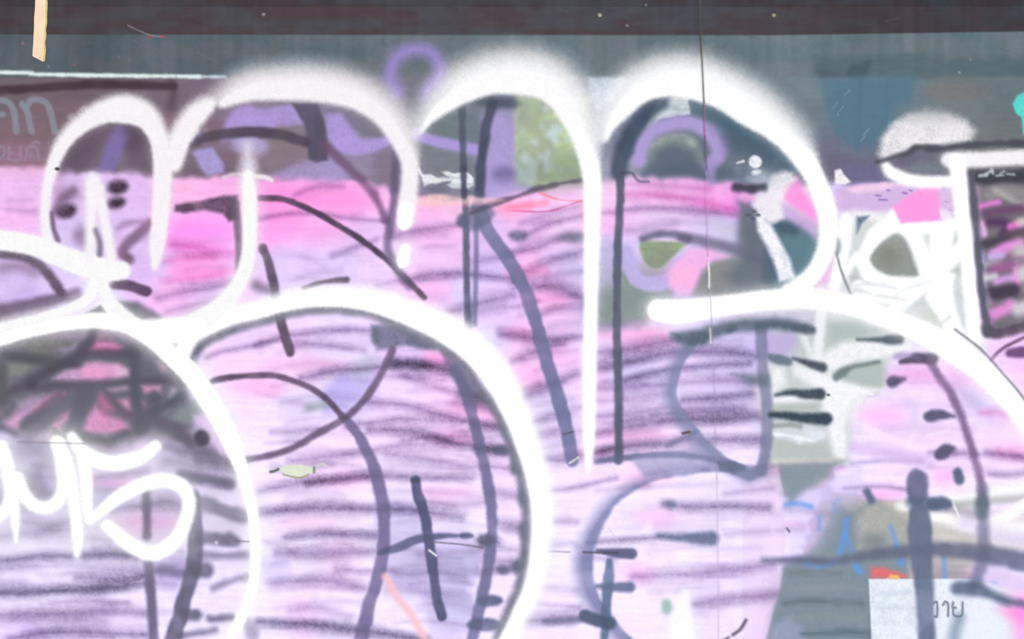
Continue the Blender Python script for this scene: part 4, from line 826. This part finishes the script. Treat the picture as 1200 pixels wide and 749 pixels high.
# ---------------------------------------------------------------- white outlines on top
W1, W2 = (247,242,247), (264,264,266)
W3 = (250,250,251)
L_ = [
 ('soft white loop around two dark dots', W1, [(56,284,12),(53,262,11),(54,230,11),(60,200,14),(74,168,18),(96,145,22),(122,131,28),(148,128,34),(170,136,30),(184,156,24),(190,182,23),(190,220,21),(187,262,20),(184,290,17),(181,312,8)], dict(s=2.4, sl=5)),
 ('short white leg between the loop and the arch', W1, [(203,192,20),(210,166,26),(222,144,28),(236,128,24),(244,122,16)], dict(s=3, sl=6, wob=1.4)),
 ('white arch over the lilac patches', W1, [(262,116,20),(280,106,30),(300,100,36),(330,98,40),(365,98,42),(400,104,40),(430,116,36),(455,136,34),(471,162,28),(480,190,21),(480,215,20),(477,240,21),(475,258,18)], dict(s=3.4, sl=17)),
 ('white arch beside the clear glass, with a long upright', W2, [(493,152,9),(500,138,18),(516,120,30),(542,100,42),(572,88,46),(604,86,50),(634,90,50),(656,104,46),(672,126,42),(683,155,31),(690,185,25),(694,215,21),(694,260,19),(693,320,18),(692,380,16),(691,450,16),(690,520,13),(689,552,4)], dict(s=2.8, sl=20, cy=(120, 240, (252,252,254)))),
 ('widest white arch curling into a loop around a teal patch', W2, [(709,160,10),(714,142,22),(727,122,34),(748,102,40),(778,91,46),(810,92,50),(845,103,48),(880,124,48),(910,146,40),(934,172,32),(954,206,24),(967,240,23),(971,270,22),(965,300,21),(950,324,20),(926,342,20)], dict(s=2.8, sl=18, cy=(110, 230, (254,255,257)))),
 ('wide white sweep starting bluntly below the green eye', W2, [(772,364,28),(800,365,30),(850,358,25),(900,352,25),(950,350,25),(995,358,24),(1040,373,24),(1080,389,27),(1115,409,29),(1150,434,29),(1180,463,28),(1205,494,28),(1240,545,28),(1280,640,28),(1290,740,28),(1260,840,28)], dict(s=3)),
 ('white line under the small dome', W2, [(1036,190,8),(1044,202,14),(1062,210,15),(1085,213,14),(1118,213,12)], dict(s=3)),
 ('white T crossbar beside the small dome', (246,244,248), [(1112,188,18),(1150,187,18),(1240,184,18),(1420,190,20)], dict(s=3)),
 ('white T upright beside stacked pink marks', W2, [(1122,190,20),(1127,240,18),(1132,290,17),(1138,350,17),(1142,395,16)], dict(s=3)),
 ('tall white curve lined with dark paint', W2, [(206,396,26),(240,381,26),(270,370,22),(300,364,21),(338,353,23),(376,348,24),(420,350,26),(465,361,30),(510,379,34),(553,406,36),(582,440,36),(603,480,32),(618,520,29),(630,560,27),(635,600,25),(633,640,22),(626,680,20),(612,715,20),(590,757,20),(540,820,22),(470,856,24),(380,862,24)], dict(s=3, sl=6.5, fade=False)),
 ('white circle filled with dark scribble', W2, [(-150,560,18),(-130,490,18),(-90,440,17),(-40,412,16),(0,398,16),(40,386,17),(80,379,17),(115,377,17),(150,383,18),(180,399,22),(205,420,25),(230,446,25),(254,484,25),(272,520,22),(286,560,15),(297,610,13),(299,660,12),(293,700,12),(280,730,13),(264,758,13),(220,812,14),(150,846,16),(60,858,16),(-50,820,16),(-120,720,18),(-150,560,18)], dict(s=2.2)),
 ('white inner stroke joining loop and circle', W3, [(291,206,13),(292,225,17),(293,250,18),(292,290,17),(286,318,18),(272,344,20),(248,368,24),(210,386,26),(170,385,16),(145,368,14),(128,350,14),(116,330,16)], dict(s=2.6)),
 ('white leaf stroke ending bluntly', W3, [(-200,290,20),(-120,276,24),(-40,276,24),(0,281,24),(40,288,24),(70,300,26),(100,311,28),(128,317,26),(142,317,22)], dict(s=2.2)),
 ('thin white branch above the scribbled circle', W3, [(112,330,16),(104,348,13),(84,361,12),(50,372,12),(0,384,12),(-40,394,12),(-140,404,14),(-240,380,16)], dict(s=2.2)),
 ('short soft white upright between dark dots', W1, [(109,212,18),(107,250,13),(106,300,12)], dict(s=4)),
 ('slanted white line beside a short soft upright', W1, [(115,222,14),(122,256,11),(130,300,12)], dict(s=3)),
 ('', W2, [(476,246,19),(474,262,14),(473,266,6)], dict(s=2)),
 ('white drop below the arch leg', W2, [(475,292,13),(472,305,15),(470,311,8)], dict(s=2.2)),
]
# camera bloom painted as a pale spray halo first, then the strokes
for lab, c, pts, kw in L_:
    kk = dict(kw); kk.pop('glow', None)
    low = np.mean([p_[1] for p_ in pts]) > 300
    S('bloom_overspray', c if sum(c) < 745 else (250,250,252), [(p_[0], p_[1], p_[2] + 2) for p_ in pts], s=13 if low else 8, op=.42 if low else .28, g=1.0, own=False, mist=.1)
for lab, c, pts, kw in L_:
    S('white_spray_line', c, pts, label=lab or None, glow=((5, .3) if np.mean([p_[1] for p_ in pts]) > 300 else None), g=kw.pop('g', .5), wob=kw.pop('wob', .5), **kw)  # glow paints a bloom rim around the low strokes
F('white_spray_line', W2, [(94,372),(118,352),(140,372),(118,382)], s=3, own=False)
F('grey_smear', (128,128,138), [(118,357),(124,366),(100,367)], s=2.2, op=.75, own=False)
F('white_spray_line', W2, [(150,376),(210,372),(240,376),(222,420),(200,412),(170,396)], s=3, own=False)
F('grey_smear', (206,208,210), [(201,402),(210,402),(206,409)], s=2, op=.8, own=False)
S('dark_contour', (112,104,120), [(112,270),(117,284),(117,298)], w=6, s=2.4, op=.85)
# grey grain on top of the dome, and dark lip under it
F('white_dome', (240,237,242), [(1030,180),(1034,162),(1046,145),(1063,134),(1085,129),(1110,131),(1132,140),(1144,154),(1138,166),(1100,171),(1072,172),(1050,184),(1035,189)], s=5, wob=1, g=.8, label='small grainy white dome above a dark lip')
E('dome_grain', (128,134,142), 1100, 130, 48, 10, s=13, op=.55, own=False)
E('dome_grain', (124,128,134), 1152, 156, 9, 15, s=11, op=.7, own=False)
S('black_spray_line', (84,86,96), [(1028,190,4),(1046,185,7),(1062,180,8),(1074,173,7),(1092,174,8),(1110,173,6),(1150,169,7),(1240,168,8)], w=6, s=2.4, wob=1)
E('grey_smear', (122,132,142), 1085, 197, 22, 6, s=5, op=.9)
S('black_spray_line', (96,98,112), [(1138,203),(1144,266),(1150,340),(1157,390)], w=9, s=2.2, wob=.6, label='dark line running beside the white T upright')  # dark sprayed line right of the T
S('black_spray_line', (96,90,104), [(1119,386),(1150,410),(1178,441),(1202,470),(1240,528)], w=2.4, s=1.6, op=.8)
# white tag at lower left, with camera bloom and spray mist painted around it
TAG = [[(2,524,15),(8,545,17),(12,570,16),(17,600,12),(19,634,4)], [(-10,610,16),(6,598,15),(14,580,15),(18,560,14)], [(22,560,12),(29,580,15),(40,592,15),(54,595,15),(67,588,15),(74,570,14),(72,540,15),(70,520,15)],
       [(66,518,15),(74,535,17),(82,560,16),(88,600,13),(91,630,13),(90,650,5)], [(84,512,12),(96,528,16),(112,538,18),(132,543,18),(152,540,18),(168,534,16),(182,523,14)], [(98,535,15),(101,560,14),(102,590,13),(104,608,9)],
       [(106,610,8),(120,598,13),(140,582,16),(165,569,17),(190,563,17),(210,568,17),(221,583,16),(219,606,16),(208,630,17),(192,644,18),(174,648,18),(152,638,17),(126,616,14)]]
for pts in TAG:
    S('bloom_overspray', (238,246,242), pts, s=12, op=.6, g=.8, own=False, glow=(12,.5))
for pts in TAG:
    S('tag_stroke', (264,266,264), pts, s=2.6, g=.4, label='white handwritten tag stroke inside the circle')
# turquoise dab
F('turquoise_dab', (92,222,212), [(1187,122),(1192,112),(1203,107),(1225,112),(1225,140),(1204,137),(1204,156),(1199,158),(1197,138),(1190,132)], s=1.4, wob=.6, label='turquoise paint dab with a short drip')
# flaked-off paint showing the pale ground
F('flaked_paint_chip', (228,234,212), [(326,550),(334,545),(352,544),(368,547),(370,552),(360,557),(350,559),(336,557)], s=1.2, wob=.8, label='pale flaked chip in the pink paint')
F('flaked_paint_chip', (246,244,248), [(318,552),(330,544),(345,541),(366,544),(380,546),(384,548),(372,551),(372,555),(354,560),(336,560)], s=1.2, wob=1, op=0, own=False)
S('flake_edge', (88,96,88), [(317,553),(322,552),(326,550)], w=3, s=1, own=False)
S('flake_edge', (150,150,110), [(332,556),(350,560),(362,556)], w=1.6, s=1, own=False)
S('flake_edge', (96,110,96), [(368,548),(368,554)], w=2.2, s=1, own=False)
S('flake_edge', (216,222,214), [(372,546),(378,544),(384,547)], w=3, s=1.4, wob=1, op=.8, own=False)
# hairline cracks, joint
S('black_scratch', (94,88,102), [(660,509),(672,506)], w=1.8, s=1.2, wob=.5)
S('black_scratch', (92,72,72), [(800,508),(808,506)], w=2.2, s=1.2, wob=.5)
S('white_scratch', (238,238,226), [(667,543),(678,536)], w=1.8, s=.9)
S('black_scratch', (104,96,118), [(900,617),(925,622)], w=1, s=1.1, op=.0, own=False)
S('black_scratch', (92,92,108), [(922,619),(925,623)], w=2, s=1.2)
S('black_scratch', (132,118,142), [(20,518),(60,519),(100,520)], w=1.3, s=1.1, op=.6)
E('fleck', (60,56,66), 67, 198, 2.6, 1.6, s=.9, own=False)
for pts, c, o in [([(820,-160),(820,0),(821,40),(822,62)], (88,84,70), .95), ([(822,62),(823,75),(825,120)], (96,98,90), .9), ([(825,120),(826,160)], (150,96,140), .75), ([(826,160),(828,200)], (104,80,124), .8), ([(828,200),(829,240),(830,300)], (180,130,176), .4), ([(830,308),(831,322),(831,337)], (246,246,244), .95), ([(832,340),(836,420),(838,500),(840,560)], (170,150,180), .45), ([(840,560),(842,760),(843,1090)], (190,170,200), .4), ([(832,385),(833,402)], (225,222,214), .9)]:
    S('panel_joint', c, pts, w=2.0, s=.9, op=o, own=(o > .88 and c[0] < 100), label='dark joint between the two panes' if o > .88 and c[0] < 100 else None)
# ---------------------------------------------------------------- from drawing to wall
RGB *= (1 + (N_FINE - .5) * .035 + (hash01(np.round(GX / STEP), np.round(GY / STEP), 77) - .5) * .02)[..., None]
c = np.clip(RGB, 0, 270) / 255.0
LIGHT = np.array([1.30, 1.26, 1.245])                     # brightness of a perfectly white wall under this sky and exposure
lin = np.where(c <= .04045, c / 12.92, ((c + .055) / 1.055) ** 2.4) / LIGHT - .006
lin = np.clip(lin, .004, .84)
PIG = np.concatenate([lin, ALPHA[..., None]], -1).astype(np.float32).reshape(-1, 4)
depth = .002 * np.exp(-((GX - seam_x) / 1.3) ** 2) * (GY < 345)
POS = np.stack([(GX - 600) * PX, depth, CZ - (GY - 374.5) * PX], -1).astype(np.float32).reshape(-1, 3)

def tag(o, label=None, cat=None, group=None, kind=None):
    if label: o["label"] = label
    if cat: o["category"] = cat
    if group: o["group"] = group
    if kind: o["kind"] = kind
    return o

def empty(name, loc, label=None, cat=None, group=None):
    o = bpy.data.objects.new(name, None)
    o.location = loc
    o.empty_display_size = .1
    COL.objects.link(o)
    return tag(o, label, cat, group)

def mesh_obj(name, verts, faces, mats, parent=None, smooth=False):
    me = bpy.data.meshes.new(name)
    me.from_pydata(verts, [], faces)
    for m in mats:
        me.materials.append(m)
    if smooth:
        me.polygons.foreach_set("use_smooth", [True] * len(me.polygons))
    me.update()
    o = bpy.data.objects.new(name, me)
    COL.objects.link(o)
    o.parent = parent
    return o

def box(name, x0, x1, y0, y1, z0, z1, mat, parent=None, bevel=.003):
    bm = bmesh.new()
    bmesh.ops.create_cube(bm, size=1)
    for v in bm.verts:
        v.co = Vector(((x0 + x1) / 2 + v.co.x * (x1 - x0), (y0 + y1) / 2 + v.co.y * (y1 - y0), (z0 + z1) / 2 + v.co.z * (z1 - z0)))
    if bevel:
        bmesh.ops.bevel(bm, geom=bm.edges[:], offset=bevel, segments=2, affect='EDGES')
    me = bpy.data.meshes.new(name)
    bm.to_mesh(me); bm.free()
    me.materials.append(mat)
    o = bpy.data.objects.new(name, me)
    COL.objects.link(o)
    o.parent = parent
    return o

def grid_obj(name, quads, alpha_low, parent):
    """a piece of the painted sheet: quads are indices into POS"""
    used, inv = np.unique(quads.ravel(), return_inverse=True)
    nf = len(quads)
    me = bpy.data.meshes.new(name)
    me.vertices.add(len(used))
    me.vertices.foreach_set("co", POS[used].ravel())
    me.loops.add(nf * 4)
    me.loops.foreach_set("vertex_index", inv.astype(np.int32))
    me.polygons.add(nf)
    me.polygons.foreach_set("loop_start", np.arange(0, nf * 4, 4, dtype=np.int32))
    me.materials.append(M_PAINT)
    if alpha_low.any():
        me.materials.append(M_FILM)
        me.polygons.foreach_set("material_index", alpha_low.astype(np.int32))
    me.update(calc_edges=True)
    at = me.color_attributes.new("pigment", 'FLOAT_COLOR', 'POINT')
    at.data.foreach_set("color", PIG[used].ravel())
    o = bpy.data.objects.new(name, me)
    COL.objects.link(o)
    o.parent = parent
    return o

wall = empty("graffiti_wall", (0, 0, 0), "glass wall covered in pink, lilac, black and white spray graffiti", "graffiti wall")
idx = np.arange(NX * NY).reshape(NY, NX)
quads = np.stack([idx[:-1, :-1], idx[1:, :-1], idx[1:, 1:], idx[:-1, 1:]], -1).reshape(-1, 4)
fo = OWNER[:-1, :-1].ravel()
al = ALPHA.ravel()[quads].min(1) < .995
order = np.argsort(fo, kind='stable')
cuts = np.searchsorted(fo[order], np.arange(len(owners) + 1))
later = []
notice = None
for k in range(1, len(owners)):
    name, label, role = owners[k]
    f = order[cuts[k]:cuts[k + 1]]
    if len(f) < 10:
        if len(f):                      # crumbs left of a covered stroke stay with the pane
            later.append(f)
        continue
    if role.startswith('thing:'):
        o = grid_obj(name, quads[f], al[f], None)
        tag(o, label, role.split(':')[1])
        if name == 'paper_notice':
            notice = o
        continue
    o = grid_obj(name, quads[f], al[f], notice if role == 'notice' else wall)
    tag(o, label)
if later:
    f = np.concatenate(later)
    tag(grid_obj("paint_speck", quads[f], al[f], wall), None, None, None, "stuff")

# body of the wall behind the paint
XL, XR, ZB, ZT = (xs[0] - 600) * PX, (xs[-1] - 600) * PX, CZ - (ys[-1] - 374.5) * PX, CZ - (ys[0] - 374.5) * PX
ZH = CZ - (44 - 374.5) * PX
m_glass = bpy.data.materials.new("window_glass")
m_glass.use_nodes = True
nt = m_glass.node_tree
nt.nodes.remove(nt.nodes["Principled BSDF"])
fr = nt.nodes.new("ShaderNodeFresnel"); fr.inputs[0].default_value = 1.45
tp = nt.nodes.new("ShaderNodeBsdfTransparent"); tp.inputs[0].default_value = (.93, .96, .94, 1)
gl = nt.nodes.new("ShaderNodeBsdfGlossy"); gl.inputs["Roughness"].default_value = .03
mx = nt.nodes.new("ShaderNodeMixShader")
nt.links.new(fr.outputs[0], mx.inputs[0]); nt.links.new(tp.outputs[0], mx.inputs[1]); nt.links.new(gl.outputs[0], mx.inputs[2])
nt.links.new(mx.outputs[0], nt.nodes["Material Output"].inputs["Surface"])
m_board = new_mat("header_back", (.06, .05, .052), .7)
add_noise_color(m_board, (.05, .04, .043), (.08, .065, .07), 14)
m_steel = new_mat("dull_steel", (.2, .2, .21), .45)
add_noise_color(m_steel, (.14, .14, .15), (.24, .24, .25), 9)
m_conc = new_mat("concrete", (.35, .34, .32), .85)
add_noise_color(m_conc, (.26, .25, .24), (.40, .39, .37), 12, 8)
sx = .445
for a, b in ((XL, sx - .002), (sx + .002, XR)):
    box("glass_pane", a, b, .008, .016, ZB, ZH - .01, m_glass, wall, 0)
    box("header_backing", a, b, .008, .05, ZH, ZT, m_board, wall, .002)
box("top_rail", XL - .06, XR + .06, -.02, .07, ZT + .002, ZT + .06, m_steel, wall)
for x in (XL - .06, XR + .002):
    box("end_post", x, x + .058, -.02, .07, .04, ZT, m_steel, wall)
box("base_plinth", XL - .12, XR + .12, -.12, .18, -.05, ZB - .001, m_conc, wall, .008)

# ---------------------------------------------------------------- masking tape hanging over the header
m_tape = new_mat("masking_tape", (.72, .55, .38), .55)
add_noise_color(m_tape, (.78, .60, .44), (.70, .52, .37), 30)
m_tedge = new_mat("tape_gum_edge", (.55, .48, .12), .5)
add_noise_color(m_tedge, (.60, .52, .14), (.42, .36, .10), 60)
def strip_mesh(name, L, R, y0, th, mat, parent):
    n = len(L)
    vs_, fs = [], []
    for (lx, ly), (rx, ry) in zip(L, R):
        for (px, py) in ((lx, ly), (rx, ry)):
            for yy in (y0 - th, y0):
                vs_.append(((px - 600) * PX, yy, CZ - (py - 374.5) * PX))
    for i in range(n - 1):
        a, b = i * 4, i * 4 + 4
        fs += [(a, b, b + 2, a + 2), (a + 1, a + 3, b + 3, b + 1), (a, a + 1, b + 1, b), (a + 2, b + 2, b + 3, a + 3)]
    fs += [(0, 2, 3, 1), ((n - 1) * 4, (n - 1) * 4 + 1, (n - 1) * 4 + 3, (n - 1) * 4 + 2)]
    return mesh_obj(name, vs_, fs, [mat], parent)
rt = random.Random(5)
tp_y = [-58, -40, -20, -6, 4, 12, 20, 27, 34, 42, 50, 58, 66]
Lp = [(41.5 - max(y, 0) * .047 + rt.uniform(-.25, .25), y) for y in tp_y]
Rp = [(54.2 - max(y, 0) * .045 + rt.uniform(-.5, .5), y + (0 if y < 60 else 6.5)) for y in tp_y]
tape = strip_mesh("tape_strip", Lp, Rp, -.0003, .0006, m_tape, None)
tag(tape, "cream masking tape strip hanging down from the dark header board", "tape")
strip_mesh("gum_edge", [(x + .05, y) for x, y in Rp], [(x + 1.6 + rt.uniform(-.3, .7), y - (0 if y < 60 else 1)) for x, y in Rp], -.0003, .0007, m_tedge, tape)

# ---------------------------------------------------------------- ground on both sides
m_pave = new_mat("paving", (.3, .29, .28), .9)
add_noise_color(m_pave, (.24, .235, .23), (.36, .35, .335), 3, 8)
g = mesh_obj("ground", [(-200, -120, 0), (200, -120, 0), (200, 260, 0), (-200, 260, 0)], [(0, 1, 2, 3)], [m_pave])
tag(g, None, None, None, "structure")
m_grass = new_mat("grass_green", (.07, .11, .03), .9)
add_noise_color(m_grass, (.05, .09, .025), (.11, .15, .05), 6, 8)
lw = mesh_obj("lawn", [(-60, 3.0, .02), (60, 3.0, .02), (60, 90, .02), (-60, 90, .02)], [(0, 1, 2, 3)], [m_grass])
tag(lw, None, None, None, "structure")

# ---------------------------------------------------------------- trees beyond the glass
m_bark = new_mat("bark", (.12, .09, .06), .9)
add_noise_color(m_bark, (.08, .06, .045), (.17, .13, .09), 18, 8)
def leaf_mat(name, c1, c2):
    m = new_mat(name, c1, .55)
    nt = m.node_tree
    b = nt.nodes["Principled BSDF"]
    add_noise_color(m, c1, c2, 2.2, 5)
    tl = nt.nodes.new("ShaderNodeBsdfTranslucent")
    tl.inputs[0].default_value = (c2[0] * 1.4, c2[1] * 1.5, c2[2], 1)
    mx = nt.nodes.new("ShaderNodeMixShader"); mx.inputs[0].default_value = .35
    nt.links.new(b.outputs[0], mx.inputs[1]); nt.links.new(tl.outputs[0], mx.inputs[2])
    nt.links.new(mx.outputs[0], nt.nodes["Material Output"].inputs["Surface"])
    return m
LEAF = [leaf_mat("leaf_fresh", (.16, .34, .05), (.48, .62, .14)), leaf_mat("leaf_mid", (.09, .20, .05), (.22, .34, .09)), leaf_mat("leaf_deep", (.07, .12, .04), (.12, .18, .07))]

def tube(verts, faces, p, q, r0, r1, n=7):
    p, q = Vector(p), Vector(q)
    z = (q - p).normalized()
    x = z.orthogonal().normalized(); y = z.cross(x)
    b = len(verts)
    for c0, r in ((p, r0), (q, r1)):
        for i in range(n):
            a = i * math.tau / n
            verts.append(tuple(c0 + x * (r * math.cos(a)) + y * (r * math.sin(a))))
    for i in range(n):
        j = (i + 1) % n
        faces.append((b + i, b + j, b + n + j, b + n + i))

def tree(label, x, y, h, rad, zc, leaf, seed, nleaf=5200, size=.11, name="leafy_tree", group="trees beyond the glass", cat="tree"):
    r = random.Random(seed)
    root = empty(name, (x, y, 0), label, cat, group)
    v, f = [], []
    top = Vector((r.uniform(-.1, .1), r.uniform(-.1, .1), zc))
    mid = Vector((r.uniform(-.08, .08), 0, zc * .5))
    tube(v, f, (0, 0, -.1), mid, h * .035, h * .026)
    tube(v, f, mid, top, h * .026, h * .012)
    clumps = []
    for k in range(16):
        a = r.uniform(0, math.tau); e = r.uniform(-.75, 1.0)
        dd = Vector((math.cos(a) * math.sqrt(max(0, 1 - e * e * .8)), math.sin(a) * math.sqrt(max(0, 1 - e * e * .8)), e))
        cpos = Vector((0, 0, zc)) + Vector((dd.x * rad, dd.y * rad, dd.z * (h - zc) * .9)) * r.uniform(.45, .95)
        clumps.append((cpos, rad * r.uniform(.25, .45)))
        st = mid.lerp(top, r.uniform(.2, 1))
        md = st.lerp(cpos, .55) + Vector((0, 0, .12))
        tube(v, f, st, md, h * .010, h * .006, 5)
        tube(v, f, md, cpos, h * .006, h * .002, 5)
    mesh_obj("trunk", v, f, [m_bark], root, True)
    lv, lf = [], []
    for k in range(nleaf):
        cpos, cr = clumps[k % len(clumps)]
        dd = Vector((r.gauss(0, 1), r.gauss(0, 1), r.gauss(0, 1))).normalized() * (cr * r.random() ** .45)
        p = cpos + dd
        n = Vector((r.gauss(0, .7), r.gauss(0, .7), r.uniform(.1, 1.2))).normalized()
        t = n.orthogonal().normalized()
        t.rotate(__import__('mathutils').Quaternion(n, r.uniform(0, math.tau)))
        u = n.cross(t)
        s = size * r.uniform(.6, 1.25)
        b = len(lv)
        lv += [tuple(p - t * s), tuple(p + u * s * .42 + n * s * .1), tuple(p + t * s), tuple(p - u * s * .42 + n * s * .1)]
        lf.append((b, b + 1, b + 2, b + 3))
    mesh_obj("crown", lv, lf, [leaf], root)
    return root

tree("fresh green tree seen through the tall clear patch of glass", .75, 7.2, 4.9, 1.7, 3.0, LEAF[0], 11, 4400, .10)
tree("mid green tree leaning in behind the fresh green one", -1.3, 9.5, 5.6, 2.1, 3.3, LEAF[1], 12, 6500, .12)
tree("deep green tree behind the small eye of clear glass", 2.5, 8.8, 5.0, 2.0, 2.6, LEAF[1], 13, 6500, .12)
for i, (x, y, h, rad, lb) in enumerate([(.2, 6.4, 2.05, .85, "low rounded shrub below the fresh green tree"), (1.25, 6.0, 1.95, .8, "low bright shrub behind the small eye of clear glass"), (-1.4, 6.8, 1.9, .9, "dark shrub under the leaning green tree")]):
    tree(lb, x, y, h, rad, h * .55, LEAF[(2, 0, 2)[i]], 31 + i, 4200, .075, "shrub", "shrubs beyond the glass", "shrub")
